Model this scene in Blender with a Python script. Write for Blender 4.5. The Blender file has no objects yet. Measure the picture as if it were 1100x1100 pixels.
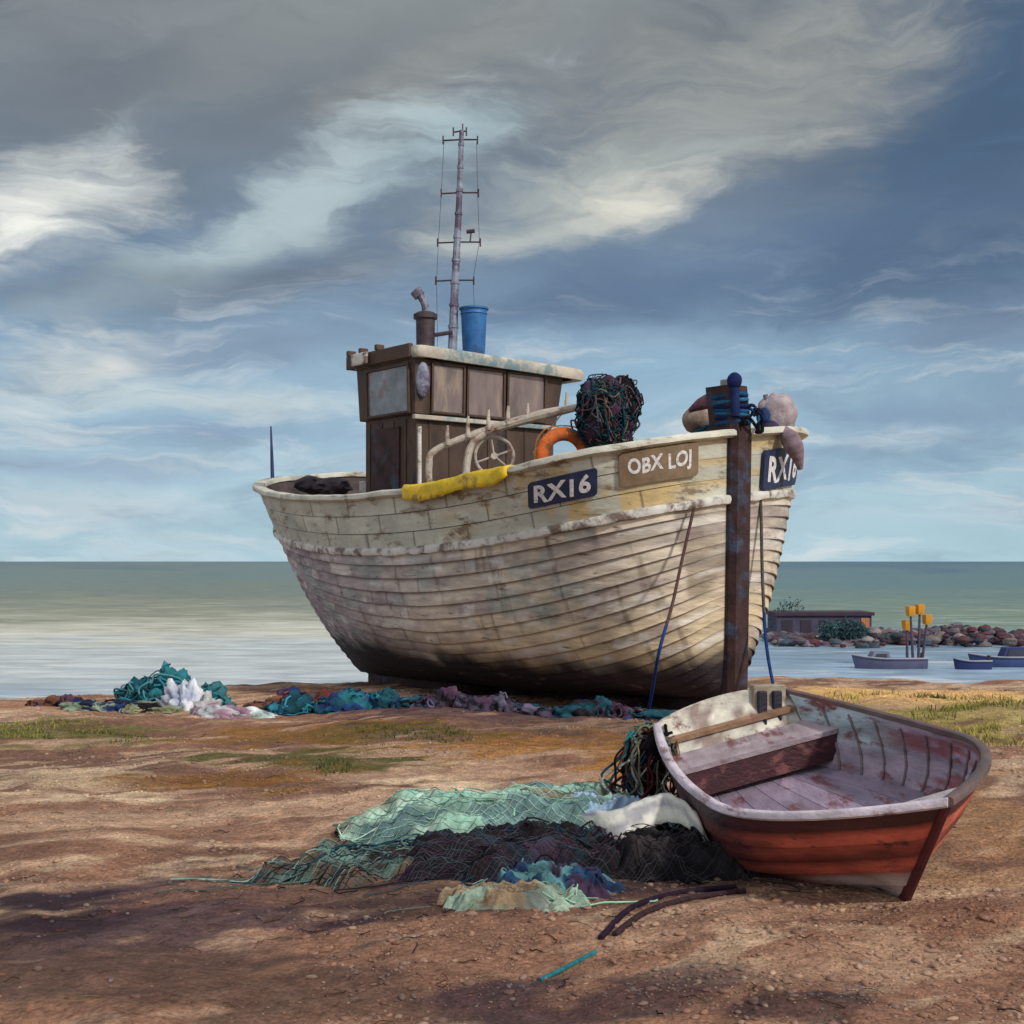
import bpy, math, numpy as np
from mathutils import Vector, noise as mnoise
R = math.radians
F, H = 1400.0, 1.6            # focal length in pixels of an 1100 px frame, eye height
rng = np.random.default_rng(7)
scene = bpy.context.scene
COL = scene.collection

# ------------------------------------------------------------------ helpers
def lin(r, g, b):
    f = lambda c: (c/255/12.92) if c/255 <= .04045 else ((c/255+.055)/1.055)**2.4
    return (f(r), f(g), f(b))
_tab = np.random.default_rng(3).random((256, 256))
def vn(x, y):
    xi = np.floor(x).astype(int); yi = np.floor(y).astype(int)
    fx = x-xi; fy = y-yi; fx = fx*fx*(3-2*fx); fy = fy*fy*(3-2*fy)
    g = lambda a, b: _tab[a % 256, b % 256]
    return (g(xi, yi)*(1-fx)*(1-fy)+g(xi+1, yi)*fx*(1-fy)+g(xi, yi+1)*(1-fx)*fy+g(xi+1, yi+1)*fx*fy)
def fbm(x, y, o=4, s=0):
    x = np.asarray(x, float)+s*17.3; y = np.asarray(y, float)+s*9.1
    a = .5; t = 0; n = 0
    for i in range(o):
        t = t+a*vn(x, y); n += a; a *= .5; x = x*2.03+5.2; y = y*2.03+1.7
    return t/n
def sm(a, b, x):
    t = np.clip((np.asarray(x, float)-a)/(b-a), 0, 1); return t*t*(3-2*t)

def ground_z(x, y, fine=True):
    x = np.asarray(x, float); y = np.asarray(y, float)
    yc = 16.3+5.6*sm(-6.5, -2.6, x)+.5*np.sin(x*.35)+.35*(fbm(x*.8, y*0, 3, 5)-.5)
    z = -.045*np.maximum(0, y-13)
    d = np.maximum(0, y-yc)
    z = z-.34*d*d/(d+1.0)
    z = np.maximum(z, -9)
    near = sm(60, 20, y)
    z = z+near*.20*(fbm(x*.45+y*.15, y*.5, 3, 1)-.5)*sm(1, 5, y)
    z = z+near*.10*(fbm(x*1.3-y*.6, y*1.5+x*.3, 3, 2)-.5)
    if fine:
        z = z+near*.035*(fbm(x*5, y*5, 4, 3)-.5)
    return z
def gz(x, y): return float(ground_z(x, y))

class MB:
    """collects shapes, becomes one mesh object"""
    def __init__(s): s.v = []; s.f = []; s.c = []; s.n = 0
    def add(s, verts, faces, col=(1, 1, 1)):
        verts = np.asarray(verts, float).reshape(-1, 3)
        c = np.asarray(col, float)
        if c.ndim == 1: c = np.tile(c, (len(verts), 1))
        s.v.append(verts); s.c.append(c)
        s.f.append((s.n, faces)); s.n += len(verts)
        return s
    def grid(s, P, col=(1, 1, 1), closed=False):
        n, m = P.shape[:2]
        i = np.arange(n-1)[:, None]; mm = m if closed else m-1
        j = np.arange(mm)[None, :]; j2 = (j+1) % m
        F4 = np.stack([i*m+j+0*i, (i+1)*m+j, (i+1)*m+j2, i*m+j2+0*i], -1).reshape(-1, 4)
        c = np.asarray(col, float)
        if c.ndim == 3: c = c.reshape(-1, 3)
        return s.add(P.reshape(-1, 3), F4, c)
    def tube(s, pts, r, seg=8, col=(1, 1, 1), caps=True):
        P = np.asarray(pts, float); n = len(P)
        r = np.full(n, r) if np.isscalar(r) else np.asarray(r, float)
        T = np.gradient(P, axis=0); T /= np.linalg.norm(T, axis=1)[:, None]+1e-9
        up = np.array([0, 0, 1.]) if abs(T[0, 2]) < .9 else np.array([1., 0, 0])
        rows = []; A = np.cross(T[0], up)
        for k in range(n):
            A = A-T[k]*np.dot(A, T[k]); A /= np.linalg.norm(A)+1e-9
            B = np.cross(T[k], A)
            a = np.arange(seg)/seg*2*math.pi
            rows.append(P[k]+r[k]*(np.cos(a)[:, None]*A+np.sin(a)[:, None]*B))
        G = np.array(rows)
        c = np.asarray(col, float)
        if c.ndim == 2: c = np.repeat(c[:, None, :], seg, 1)
        s.grid(G, c, closed=True)
        if caps:
            cc = c if c.ndim == 1 else c[0, 0]
            s.add(G[0], [tuple(range(seg))], cc); s.add(G[-1], [tuple(range(seg))], cc)
        return s
    def sweep(s, pts, side, up, sec, col=(1, 1, 1), cap=True):
        """sec: list of (a,b) offsets along side/up frames given per point"""
        P = np.asarray(pts, float); side = np.broadcast_to(side, P.shape); up = np.broadcast_to(up, P.shape)
        sec = np.asarray(sec, float)
        if sec.ndim == 2: sec = np.tile(sec, (len(P), 1, 1))
        G = P[:, None]+sec[:, :, :1]*side[:, None]+sec[:, :, 1:]*up[:, None]
        c = np.asarray(col, float)
        if c.ndim == 2: c = np.repeat(c[:, None, :], sec.shape[1], 1)
        s.grid(G, c, closed=True)
        if cap:
            cc = c if c.ndim == 1 else c[0, 0]
            s.add(G[0], [tuple(range(sec.shape[1]))], cc); s.add(G[-1], [tuple(range(sec.shape[1]))], cc)
        return s
    def hexa(s, p, col=(1, 1, 1)):
        """8 corners: bottom 0-3, top 4-7"""
        return s.add(p, [(3, 2, 1, 0), (4, 5, 6, 7), (0, 1, 5, 4), (1, 2, 6, 5), (2, 3, 7, 6), (3, 0, 4, 7)], col)
    def box(s, fr, x0, x1, y0, y1, z0, z1, col=(1, 1, 1)):
        p = [fr(a, b, c) for c in (z0, z1) for a, b in ((x0, y0), (x1, y0), (x1, y1), (x0, y1))]
        return s.hexa(p, col)
    def lathe(s, fr, prof, seg=24, col=(1, 1, 1)):
        a = np.arange(seg)/seg*2*math.pi
        G = np.array([[fr(r*math.cos(t), r*math.sin(t), z) for t in a] for r, z in prof])
        return s.grid(G, col, closed=True)
    def blob(s, c, rad, sub=3, amp=.15, fq=2., seed=0, col=(1, 1, 1), rot=0):
        v, f = ico(sub); v = v.copy()
        d = np.array([mnoise.fractal(Vector(p*fq+seed*3.7), 1., 2., 3) for p in v])
        v = v*(1+amp*d[:, None])*np.asarray(rad)
        cs, sn = math.cos(rot), math.sin(rot)
        v = np.stack([v[:, 0]*cs-v[:, 1]*sn, v[:, 0]*sn+v[:, 1]*cs, v[:, 2]], -1)+np.asarray(c)
        return s.add(v, f, col)
    def build(s, name, m, parent=None, smooth=True, bevel=0, auto=35):
        V = np.concatenate(s.v); C = np.concatenate(s.c)
        off = np.array(base(parent)) if parent is not None else np.zeros(3)
        org = np.zeros(3)
        if parent is None:
            org = np.array([(V[:, 0].min()+V[:, 0].max())/2, (V[:, 1].min()+V[:, 1].max())/2, V[:, 2].min()])
        V = V-off-org
        faces = []
        starts = []; tot = 0; loops = []
        for o, f in s.f:
            if isinstance(f, np.ndarray):
                k = f.shape[1]; n = f.shape[0]
                loops.append((f+o).ravel()); starts.append(tot+np.arange(n)*k); tot += n*k
            else:
                for t in f:
                    loops.append(np.array(t)+o); starts.append(np.array([tot])); tot += len(t)
        L = np.concatenate(loops).astype(np.int32); S = np.concatenate(starts).astype(np.int32)
        me = bpy.data.meshes.new(name)
        me.vertices.add(len(V)); me.vertices.foreach_set('co', V.astype(np.float32).ravel())
        me.loops.add(len(L)); me.loops.foreach_set('vertex_index', L)
        me.polygons.add(len(S)); me.polygons.foreach_set('loop_start', S)
        me.polygons.foreach_set('use_smooth', np.full(len(S), smooth))
        me.update(calc_edges=True); me.validate()
        at = me.color_attributes.new('Col', 'FLOAT_COLOR', 'POINT')
        at.data.foreach_set('color', np.concatenate([C, np.ones((len(C), 1))], 1).astype(np.float32).ravel())
        me.materials.append(m)
        o = bpy.data.objects.new(name, me); COL.objects.link(o)
        o.location = org
        if parent is not None: o.parent = parent
        if bevel:
            b = o.modifiers.new('Bevel', 'BEVEL'); b.width = bevel; b.segments = 2; b.limit_method = 'ANGLE'; b.angle_limit = R(40)
        if smooth and auto:
            me.set_sharp_from_angle(angle=R(auto))
        return o
_base = {}
def base(o):
    while o.parent is not None: o = o.parent
    return tuple(o.location)
_ico = {}
def ico(sub):
    if sub not in _ico:
        import bmesh
        bm = bmesh.new(); bmesh.ops.create_icosphere(bm, subdivisions=sub, radius=1)
        bm.verts.ensure_lookup_table()
        _ico[sub] = (np.array([v.co[:] for v in bm.verts]), np.array([[v.index for v in f.verts] for f in bm.faces])); bm.free()
    return _ico[sub]
def empty(name, loc):
    o = bpy.data.objects.new(name, None); o.empty_display_size = .2; o.location = loc; COL.objects.link(o); return o
def tag(o, label=None, cat=None, group=None, kind=None):
    if label: o['label'] = label
    if cat: o['category'] = cat
    if group: o['group'] = group
    if kind: o['kind'] = kind
    return o
def W(x, y, z): return np.array([x, y, z], float)
def at(px, py, D): return np.array([(px-550)/F*D, D, H-(py-603)/F*D])
def gp(px, py, dz=0.):
    """ground point seen at a pixel of the flat beach"""
    D = H*F/(py-603); x = (px-550)/F*D
    return np.array([x, D, gz(x, D)+dz])
def spline(P, n=40):
    P = np.asarray(P, float); k = len(P)
    Q = np.concatenate([[2*P[0]-P[1]], P, [2*P[-1]-P[-2]]])
    out = []
    for t in np.linspace(0, k-1-1e-6, n):
        i = int(t); u = t-i; a, b, c, d = Q[i:i+4]
        out.append(.5*((2*b)+(-a+c)*u+(2*a-5*b+4*c-d)*u*u+(-a+3*b-3*c+d)*u**3))
    return np.array(out)

# ------------------------------------------------------------------ materials
def mat(name, color=(.5, .5, .5), rough=.7, vary=.35, scale=4., bump=.25, bscale=None, attr=False, metal=0., stretch=(1, 1, 1),
        dirt_or_reflection=None, patch_amt=.5, patch_scale=2.5, spec=.4, sheen=0, alpha=None, bdist=.02):
    m = bpy.data.materials.new(name); m.use_nodes = True
    nt = m.node_tree; N = nt.nodes; L = nt.links; bs = N['Principled BSDF']
    tc = N.new('ShaderNodeTexCoord'); mp = N.new('ShaderNodeMapping'); mp.inputs['Scale'].default_value = stretch
    L.new(tc.outputs['Object'], mp.inputs[0])
    def nz(s, d=6, r=.6):
        n = N.new('ShaderNodeTexNoise'); n.inputs['Scale'].default_value = s; n.inputs['Detail'].default_value = d; n.inputs['Roughness'].default_value = r
        L.new(mp.outputs[0], n.inputs['Vector']); return n
    n1 = nz(scale)
    mr = N.new('ShaderNodeMapRange'); mr.inputs[1].default_value = .3; mr.inputs[2].default_value = .7
    mr.inputs[3].default_value = 1-vary; mr.inputs[4].default_value = 1+vary
    L.new(n1.outputs[0], mr.inputs[0])
    mul = N.new('ShaderNodeVectorMath'); mul.operation = 'SCALE'
    if attr:
        a = N.new('ShaderNodeAttribute'); a.attribute_name = 'Col'; L.new(a.outputs['Color'], mul.inputs[0])
    else: mul.inputs[0].default_value = color
    L.new(mr.outputs[0], mul.inputs['Scale'])
    out = mul.outputs[0]
    if dirt_or_reflection:
        n2 = nz(patch_scale, 8, .7)
        r2 = N.new('ShaderNodeMapRange'); r2.inputs[1].default_value = .62-.25*patch_amt; r2.inputs[2].default_value = .70-.2*patch_amt
        L.new(n2.outputs[0], r2.inputs[0])
        mx = N.new('ShaderNodeMix'); mx.data_type = 'RGBA'; L.new(r2.outputs[0], mx.inputs[0]); L.new(out, mx.inputs[6]); mx.inputs[7].default_value = (*dirt_or_reflection, 1)
        out = mx.outputs[2]
    L.new(out, bs.inputs['Base Color'])
    n3 = nz(bscale or scale*4, 8, .65)
    rr = N.new('ShaderNodeMapRange'); rr.inputs[3].default_value = max(0, rough-.15); rr.inputs[4].default_value = min(1, rough+.15)
    L.new(n3.outputs[0], rr.inputs[0]); L.new(rr.outputs[0], bs.inputs['Roughness'])
    b = N.new('ShaderNodeBump'); b.inputs['Strength'].default_value = bump; b.inputs['Distance'].default_value = bdist
    L.new(n3.outputs[0], b.inputs['Height']); L.new(b.outputs[0], bs.inputs['Normal'])
    bs.inputs['Metallic'].default_value = metal; bs.inputs['Specular IOR Level'].default_value = spec
    return m
M = {}
M['hull'] = mat('weathered_planking', attr=True, rough=.72, vary=.32, scale=2.4, stretch=(1, 1, 5), bump=.5, bscale=9, dirt_or_reflection=(.15, .125, .12), patch_amt=.12, patch_scale=3.3)
M['bulwark'] = mat('peeling_pale_paint', attr=True, rough=.65, vary=.18, scale=3, stretch=(1, 1, 3), bump=.5, bscale=10, dirt_or_reflection=(.21, .155, .10), patch_amt=.33, patch_scale=2.0)
M['whitepaint'] = mat('chipped_white_paint', (.62, .62, .60), rough=.6, vary=.2, scale=5, bump=.5, dirt_or_reflection=(.17, .13, .11), patch_amt=.5, patch_scale=3.5)
M['wood_dark'] = mat('dark_old_timber', (.038, .018, .02), rough=.75, vary=.6, scale=5, bump=.6, dirt_or_reflection=(.04, .07, .13), patch_amt=.35, patch_scale=2.2)
M['wood_in'] = mat('dark_inner_planks', (.075, .055, .055), rough=.8, vary=.5, scale=5, bump=.4)
M['deck'] = mat('deck_planks', (.16, .13, .11), rough=.8, vary=.4, scale=5, bump=.4)
M['cabin'] = mat('brown_cabin_boards', (.072, .043, .030), rough=.62, vary=.5, scale=3, stretch=(1, 1, .5), bump=.5, dirt_or_reflection=(.025, .016, .02), patch_amt=.4, patch_scale=3)
M['roof'] = mat('weathered_roof_paint', (.46, .42, .36), rough=.7, vary=.25, scale=4, bump=.5, dirt_or_reflection=(.17, .25, .27), patch_amt=.55, patch_scale=2.6)
M['pane'] = mat('dull_window_board', (.165, .125, .12), rough=.35, vary=.5, scale=4, stretch=(1, 1, .3), bump=.15, spec=.8, dirt_or_reflection=(.28, .21, .16), patch_amt=.25, patch_scale=2)
M['pane_blue'] = mat('dull_grey_glass', (.16, .175, .21), rough=.18, vary=.5, scale=4, bump=.1, dirt_or_reflection=(.16, .08, .065), patch_amt=.4, patch_scale=3.5, spec=.8)  # reddish patches are reflections painted into the glass colour
M['metal'] = mat('galvanised_metal', (.42, .38, .33), rough=.55, vary=.3, scale=8, bump=.4, dirt_or_reflection=(.18, .09, .05), patch_amt=.35, patch_scale=6)
M['mast'] = mat('mast_paint', (.22, .25, .34), rough=.55, vary=.4, scale=6, bump=.4, dirt_or_reflection=(.08, .06, .11), patch_amt=.6, patch_scale=4)
M['iron'] = mat('dark_iron', (.05, .035, .045), rough=.6, vary=.5, scale=8, bump=.5, metal=.2)
M['blue'] = mat('blue_plastic', (.02, .13, .36), rough=.5, vary=.4, scale=5, bump=.3, dirt_or_reflection=(.02, .06, .15), patch_amt=.5)
M['bluepaint'] = mat('dark_blue_paint', (.012, .035, .12), rough=.5, vary=.4, scale=6, bump=.2)
M['yellow'] = mat('yellow_oilcloth', (.72, .50, .012), rough=.5, vary=.25, scale=5, bump=.8, bscale=12, dirt_or_reflection=(.33, .24, .05), patch_amt=.4, patch_scale=4)
M['orange'] = mat('orange_buoy', (.50, .11, .015), rough=.75, vary=.5, scale=6, bump=.6, dirt_or_reflection=(.20, .07, .025), patch_amt=.5, patch_scale=4)
M['navy'] = mat('navy_board', (.016, .028, .075), rough=.5, vary=.35, scale=8, bump=.2)
M['nameboard'] = mat('brown_name_board', (.19, .135, .085), rough=.6, vary=.25, scale=8, bump=.3)
M['letter'] = mat('letter_paint', (.66, .66, .68), rough=.6, vary=.22, scale=30, bump=.2, dirt_or_reflection=(.2, .2, .28), patch_amt=.3, patch_scale=22)
M['attr'] = mat('mixed_fabric', attr=True, rough=.8, vary=.4, scale=7, bump=.8, bscale=26, spec=.2)
M['gloss'] = mat('wet_plastic_sheet', attr=True, rough=.45, vary=.25, scale=6, bump=.7, bscale=14, spec=.45)
M['dinghy'] = mat('dinghy_paint', attr=True, rough=.5, vary=.35, scale=5, stretch=(1, 1, 2.5), bump=.45, bscale=22, dirt_or_reflection=(.05, .03, .035), patch_amt=.2, patch_scale=4)
M['dinghy_in'] = mat('worn_inner_paint', attr=True, rough=.55, vary=.35, scale=4, stretch=(2, .6, 3), bump=.45, bscale=16, dirt_or_reflection=(.17, .06, .06), patch_amt=.33, patch_scale=3.2)
M['rope'] = mat('rope_fibre', attr=True, rough=.9, vary=.4, scale=30, bump=.6, spec=.1)
M['grass'] = mat('grass_blades', attr=True, rough=.7, vary=.3, scale=3, bump=0)
M['stone'] = mat('beach_stones', attr=True, rough=.7, vary=.3, scale=18, bump=.4, bscale=40)
M['rock'] = mat('sea_rocks', attr=True, rough=.85, vary=.4, scale=1.2, bump=.8, bdist=.2)
M['far'] = mat('far_paint', attr=True, rough=.7, vary=.25, scale=1., bump=.3)

# ------------------------------------------------------------------ camera, sun, sky
cam = bpy.data.cameras.new('camera'); co = bpy.data.objects.new('camera', cam); COL.objects.link(co)
co.location = (0, 0, H); co.rotation_euler = (R(90), 0, 0)
cam.sensor_width = 36; cam.lens = 36*F/1100; cam.shift_y = (603-550)/1100; cam.clip_start = .1; cam.clip_end = 60000
scene.camera = co
SUN_EL, SUN_AZ = R(36), math.atan2(.72, -.70)     # azimuth from +Y towards +X
sd = Vector((math.sin(SUN_AZ)*math.cos(SUN_EL), math.cos(SUN_AZ)*math.cos(SUN_EL), math.sin(SUN_EL)))
sl = bpy.data.lights.new('sun', 'SUN'); sl.energy = 2.6; sl.angle = R(4); sl.color = (1, .93, .82)
so = bpy.data.objects.new('sun', sl); COL.objects.link(so); so.rotation_euler = sd.to_track_quat('Z', 'Y').to_euler()

def make_world():
    w = bpy.data.worlds.new('World'); scene.world = w; w.use_nodes = True
    nt = w.node_tree; N = nt.nodes; L = nt.links; N.clear()
    out = N.new('ShaderNodeOutputWorld'); bg = N.new('ShaderNodeBackground'); L.new(bg.outputs[0], out.inputs[0])
    tc = N.new('ShaderNodeTexCoord'); sp = N.new('ShaderNodeSeparateXYZ'); L.new(tc.outputs['Generated'], sp.inputs[0])
    def math_(op, a, b=None, c=None):
        n = N.new('ShaderNodeMath'); n.operation = op
        for i, v in enumerate((a, b, c)):
            if v is None: continue
            if isinstance(v, (int, float)): n.inputs[i].default_value = v
            else: L.new(v, n.inputs[i])
        return n.outputs[0]
    az = math_('MULTIPLY', math_('ARCTAN2', sp.outputs[0], sp.outputs[1]), 180/math.pi)
    el = math_('MULTIPLY', math_('ARCSINE', sp.outputs[2]), 180/math.pi)
    cb = N.new('ShaderNodeCombineXYZ'); L.new(az, cb.inputs[0]); L.new(el, cb.inputs[1])
    # wind-combed noise in sky angles: streaks rise to the right
    def noise(vec, scale, detail, rough, rot=0, st=(1, 1, 1), dist=0):
        mp = N.new('ShaderNodeMapping'); L.new(vec, mp.inputs[0]); mp.inputs['Rotation'].default_value = (0, 0, rot); mp.inputs['Scale'].default_value = st
        n = N.new('ShaderNodeTexNoise'); n.inputs['Scale'].default_value = scale; n.inputs['Detail'].default_value = detail; n.inputs['Roughness'].default_value = rough
        n.inputs['Distortion'].default_value = dist
        L.new(mp.outputs[0], n.inputs['Vector']); return n
    wn = noise(cb.outputs[0], .16, 5, .55, R(-15), (.7, 1.3, 1))
    wv = N.new('ShaderNodeVectorMath'); wv.operation = 'SUBTRACT'; L.new(wn.outputs['Color'], wv.inputs[0]); wv.inputs[1].default_value = (.5, .5, .5)
    ws = N.new('ShaderNodeVectorMath'); ws.operation = 'MULTIPLY'; L.new(wv.outputs[0], ws.inputs[0]); ws.inputs[1].default_value = (7, 3.6, 0)
    P = N.new('ShaderNodeVectorMath'); P.operation = 'ADD'; L.new(cb.outputs[0], P.inputs[0]); L.new(ws.outputs[0], P.inputs[1]); P = P.outputs[0]
    brush = noise(P, .55, 8, .62, R(-22), (.35, 1.5, 1), .6).outputs[0]
    soft = noise(P, .22, 6, .6, R(-16), (.6, 1.4, 1), .3).outputs[0]
    br = math_('ADD', math_('MULTIPLY', math_('SUBTRACT', brush, .5), 1.25), math_('MULTIPLY', math_('SUBTRACT', soft, .5), 1.3))
    # vertical gradient
    rp = N.new('ShaderNodeValToRGB'); cr = rp.color_ramp
    L.new(math_('DIVIDE', math_('ADD', el, math_('MULTIPLY', math_('SUBTRACT', soft, .5), 2.)), 45.), rp.inputs[0])
    stops = [(0, (168, 198, 210)), (.06, (170, 199, 212)), (.12, (158, 188, 207)), (.20, (138, 166, 190)), (.28, (114, 136, 160)), (.38, (118, 131, 144)), (.52, (112, 121, 129)), (.75, (140, 150, 160)), (1., (180, 190, 200))]
    while len(cr.elements) < len(stops): cr.elements.new(.5)
    for e, (p, c) in zip(cr.elements, stops): e.position = p; e.color = (*lin(*c), 1)
    colr = rp.outputs[0]
    def blob(px, py, rx, ry, rot, c, s=1., k=1., lo=.0, hi=1.05):
        nonlocal colr
        a0 = math.degrees(math.atan((px-550)/F)); e0 = math.degrees(math.atan((603-py)/F*math.cos(R(a0))))
        mp = N.new('ShaderNodeMapping'); mp.vector_type = 'TEXTURE'; L.new(P, mp.inputs[0])
        mp.inputs['Location'].default_value = (a0, e0, 0); mp.inputs['Rotation'].default_value = (0, 0, R(rot)); mp.inputs['Scale'].default_value = (rx*1.18/24.4, ry*1.18/24.4, 1)
        ln = N.new('ShaderNodeVectorMath'); ln.operation = 'LENGTH'; L.new(mp.outputs[0], ln.inputs[0])
        v = math_('ADD', math_('SUBTRACT', 1., ln.outputs['Value']), math_('MULTIPLY', br, k))
        mr = N.new('ShaderNodeMapRange'); mr.interpolation_type = 'SMOOTHSTEP'; L.new(v, mr.inputs[0])
        mr.inputs[1].default_value = lo; mr.inputs[2].default_value = hi; mr.inputs[3].default_value = 0; mr.inputs[4].default_value = s
        mx = N.new('ShaderNodeMix'); mx.data_type = 'RGBA'; L.new(mr.outputs[0], mx.inputs[0]); L.new(colr, mx.inputs[6]); mx.inputs[7].default_value = (*lin(*c), 1)
        colr = mx.outputs[2]
    for b in BLOBS: blob(*b)
    # thin bands of low cloud
    for seed_, c_, s_ in ((0., (212, 218, 220), .62), (40., (126, 144, 168), .45)):
        ad = N.new('ShaderNodeVectorMath'); ad.operation = 'ADD'; L.new(P, ad.inputs[0]); ad.inputs[1].default_value = (seed_, seed_, 0)
        nb_ = noise(ad.outputs[0], .5, 7, .6, R(-7), (.22, 1.25, 1), .5).outputs[0]
        m1 = N.new('ShaderNodeMapRange'); m1.interpolation_type = 'SMOOTHSTEP'; L.new(nb_, m1.inputs[0]); m1.inputs[1].default_value = .5; m1.inputs[2].default_value = .70; m1.inputs[4].default_value = s_
        m2 = N.new('ShaderNodeMapRange'); m2.interpolation_type = 'SMOOTHSTEP'; L.new(el, m2.inputs[0]); m2.inputs[1].default_value = 15; m2.inputs[2].default_value = 7
        mx = N.new('ShaderNodeMix'); mx.data_type = 'RGBA'; L.new(math_('MULTIPLY', m1.outputs[0], m2.outputs[0]), mx.inputs[0]); L.new(colr, mx.inputs[6]); mx.inputs[7].default_value = (*lin(*c_), 1)
        colr = mx.outputs[2]
    # behind the viewer and overhead: unseen broken cloud, added bright as fill light, blue sky between
    sky = N.new('ShaderNodeTexSky'); sky.sky_type = 'NISHITA'; sky.sun_disc = False; sky.sun_elevation = SUN_EL; sky.sun_rotation = SUN_AZ
    sk = N.new('ShaderNodeVectorMath'); sk.operation = 'SCALE'; L.new(sky.outputs[0], sk.inputs[0]); sk.inputs['Scale'].default_value = .09
    cl = N.new('ShaderNodeMix'); cl.data_type = 'RGBA'
    cm = N.new('ShaderNodeMapRange'); L.new(soft, cm.inputs[0]); cm.inputs[1].default_value = .35; cm.inputs[2].default_value = .6; cm.inputs[3].default_value = .35; cm.inputs[4].default_value = .9
    L.new(cm.outputs[0], cl.inputs[0]); L.new(sk.outputs[0], cl.inputs[6]); cl.inputs[7].default_value = (.80, .80, .80, 1)
    up = N.new('ShaderNodeMapRange'); up.interpolation_type = 'SMOOTHSTEP'; L.new(el, up.inputs[0]); up.inputs[1].default_value = 26; up.inputs[2].default_value = 55
    fr = N.new('ShaderNodeMapRange'); fr.interpolation_type = 'SMOOTHSTEP'; L.new(sp.outputs[1], fr.inputs[0]); fr.inputs[1].default_value = .55; fr.inputs[2].default_value = -.1
    mxf = math_('MAXIMUM', up.outputs[0], fr.outputs[0])
    fm = N.new('ShaderNodeMix'); fm.data_type = 'RGBA'; L.new(mxf, fm.inputs[0]); L.new(colr, fm.inputs[6]); L.new(cl.outputs[2], fm.inputs[7])
    # fine cloud grain
    g = N.new('ShaderNodeMapRange'); L.new(brush, g.inputs[0]); g.inputs[1].default_value = .25; g.inputs[2].default_value = .75; g.inputs[3].default_value = .94; g.inputs[4].default_value = 1.14
    sc = N.new('ShaderNodeVectorMath'); sc.operation = 'SCALE'; L.new(fm.outputs[2], sc.inputs[0]); L.new(g.outputs[0], sc.inputs['Scale'])
    L.new(sc.outputs[0], bg.inputs[0]); bg.inputs[1].default_value = 1.0
# px, py, rx, ry, rotation (counter-clockwise), colour, strength, raggedness
BLOBS = [
 (1080, 110, 400, 300, 60, (72, 96, 124), .95, .6, .0, 1.),
 (640, 440, 620, 110, 2, (154, 184, 204), .75, .6),
 (200, 560, 400, 60, 0, (166, 194, 208), .7, .5),
 (420, 30, 620, 130, 4, (136, 142, 145), .9, .8, .0, .8),
 (110, 70, 190, 80, 20, (104, 114, 126), .7, .9),
 (300, 120, 260, 50, 28, (108, 118, 129), .7, .9),
 (470, 60, 170, 40, 24, (144, 147, 146), .7, .9),
 (200, 20, 160, 30, 8, (138, 144, 148), .6, .9),
 (120, 150, 60, 22, 40, (150, 164, 172), .7, .9),
 (700, 40, 180, 36, 10, (120, 126, 132), .6, .9),
 (930, 60, 120, 40, 40, (104, 118, 134), .6, .9),
 (840, 85, 230, 90, 12, (158, 160, 156), .8, .8),
 (700, 170, 190, 50, 20, (150, 155, 156), .8, .9),
 (330, 215, 270, 52, 30, (176, 192, 197), .9, 1.1),
 (470, 160, 120, 36, 28, (160, 182, 190), .8, .9),
 (60, 215, 130, 62, 20, (206, 211, 209), 1., 1.),
 (30, 230, 70, 32, 20, (238, 239, 232), 1., .9),
 (190, 270, 190, 30, 24, (172, 190, 195), .8, .9),
 (330, 290, 260, 48, 16, (108, 121, 136), .85, .8),
 (90, 300, 150, 30, 10, (116, 130, 142), .7, .9),
 (620, 210, 210, 50, 8, (172, 180, 178), .8, .9),
 (690, 212, 95, 28, 4, (222, 220, 208), .9, .8),
 (560, 250, 130, 24, 10, (186, 192, 188), .7, .9),
 (760, 295, 360, 56, 5, (92, 114, 144), .8, .7),
 (560, 330, 200, 26, 2, (96, 118, 146), .6, .8),
 (980, 260, 190, 90, 20, (86, 108, 136), .8, .7),
 (1050, 350, 120, 36, 8, (112, 130, 156), .7, .9),
 (850, 390, 210, 34, 4, (142, 176, 200), .7, .8),
 (1010, 440, 160, 30, 8, (126, 150, 176), .7, .9),
 (70, 400, 130, 44, 14, (200, 209, 210), .95, .9),
 (125, 384, 40, 16, 4, (226, 226, 222), .9, .7),
 (20, 440, 70, 30, 0, (190, 204, 210), .8, .8),
 (260, 375, 170, 26, 4, (128, 146, 168), .7, .9),
 (230, 430, 230, 22, 1, (190, 204, 208), .9, .9),
 (220, 470, 200, 24, 2, (134, 158, 184), .7, .9),
 (100, 505, 220, 16, -1, (150, 168, 190), .75, .9),
 (400, 500, 200, 14, 2, (190, 206, 214), .6, .9),
 (960, 560, 160, 14, 2, (176, 200, 212), .7, .9),
 (900, 520, 160, 18, 6, (140, 170, 194), .6, .9),
 (100, 545, 170, 24, 2, (192, 206, 214), .85, .8),
 (30, 567, 50, 10, 0, (204, 214, 216), .8, .6),
 (950, 492, 130, 22, 4, (120, 146, 172), .7, .9),
 (960, 466, 80, 14, 10, (182, 200, 210), .8, .8),
 (1080, 540, 110, 20, 6, (188, 206, 214), .8, .8),
 (700, 400, 200, 30, 2, (142, 176, 200), .5, .8),
]
make_world()

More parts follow.
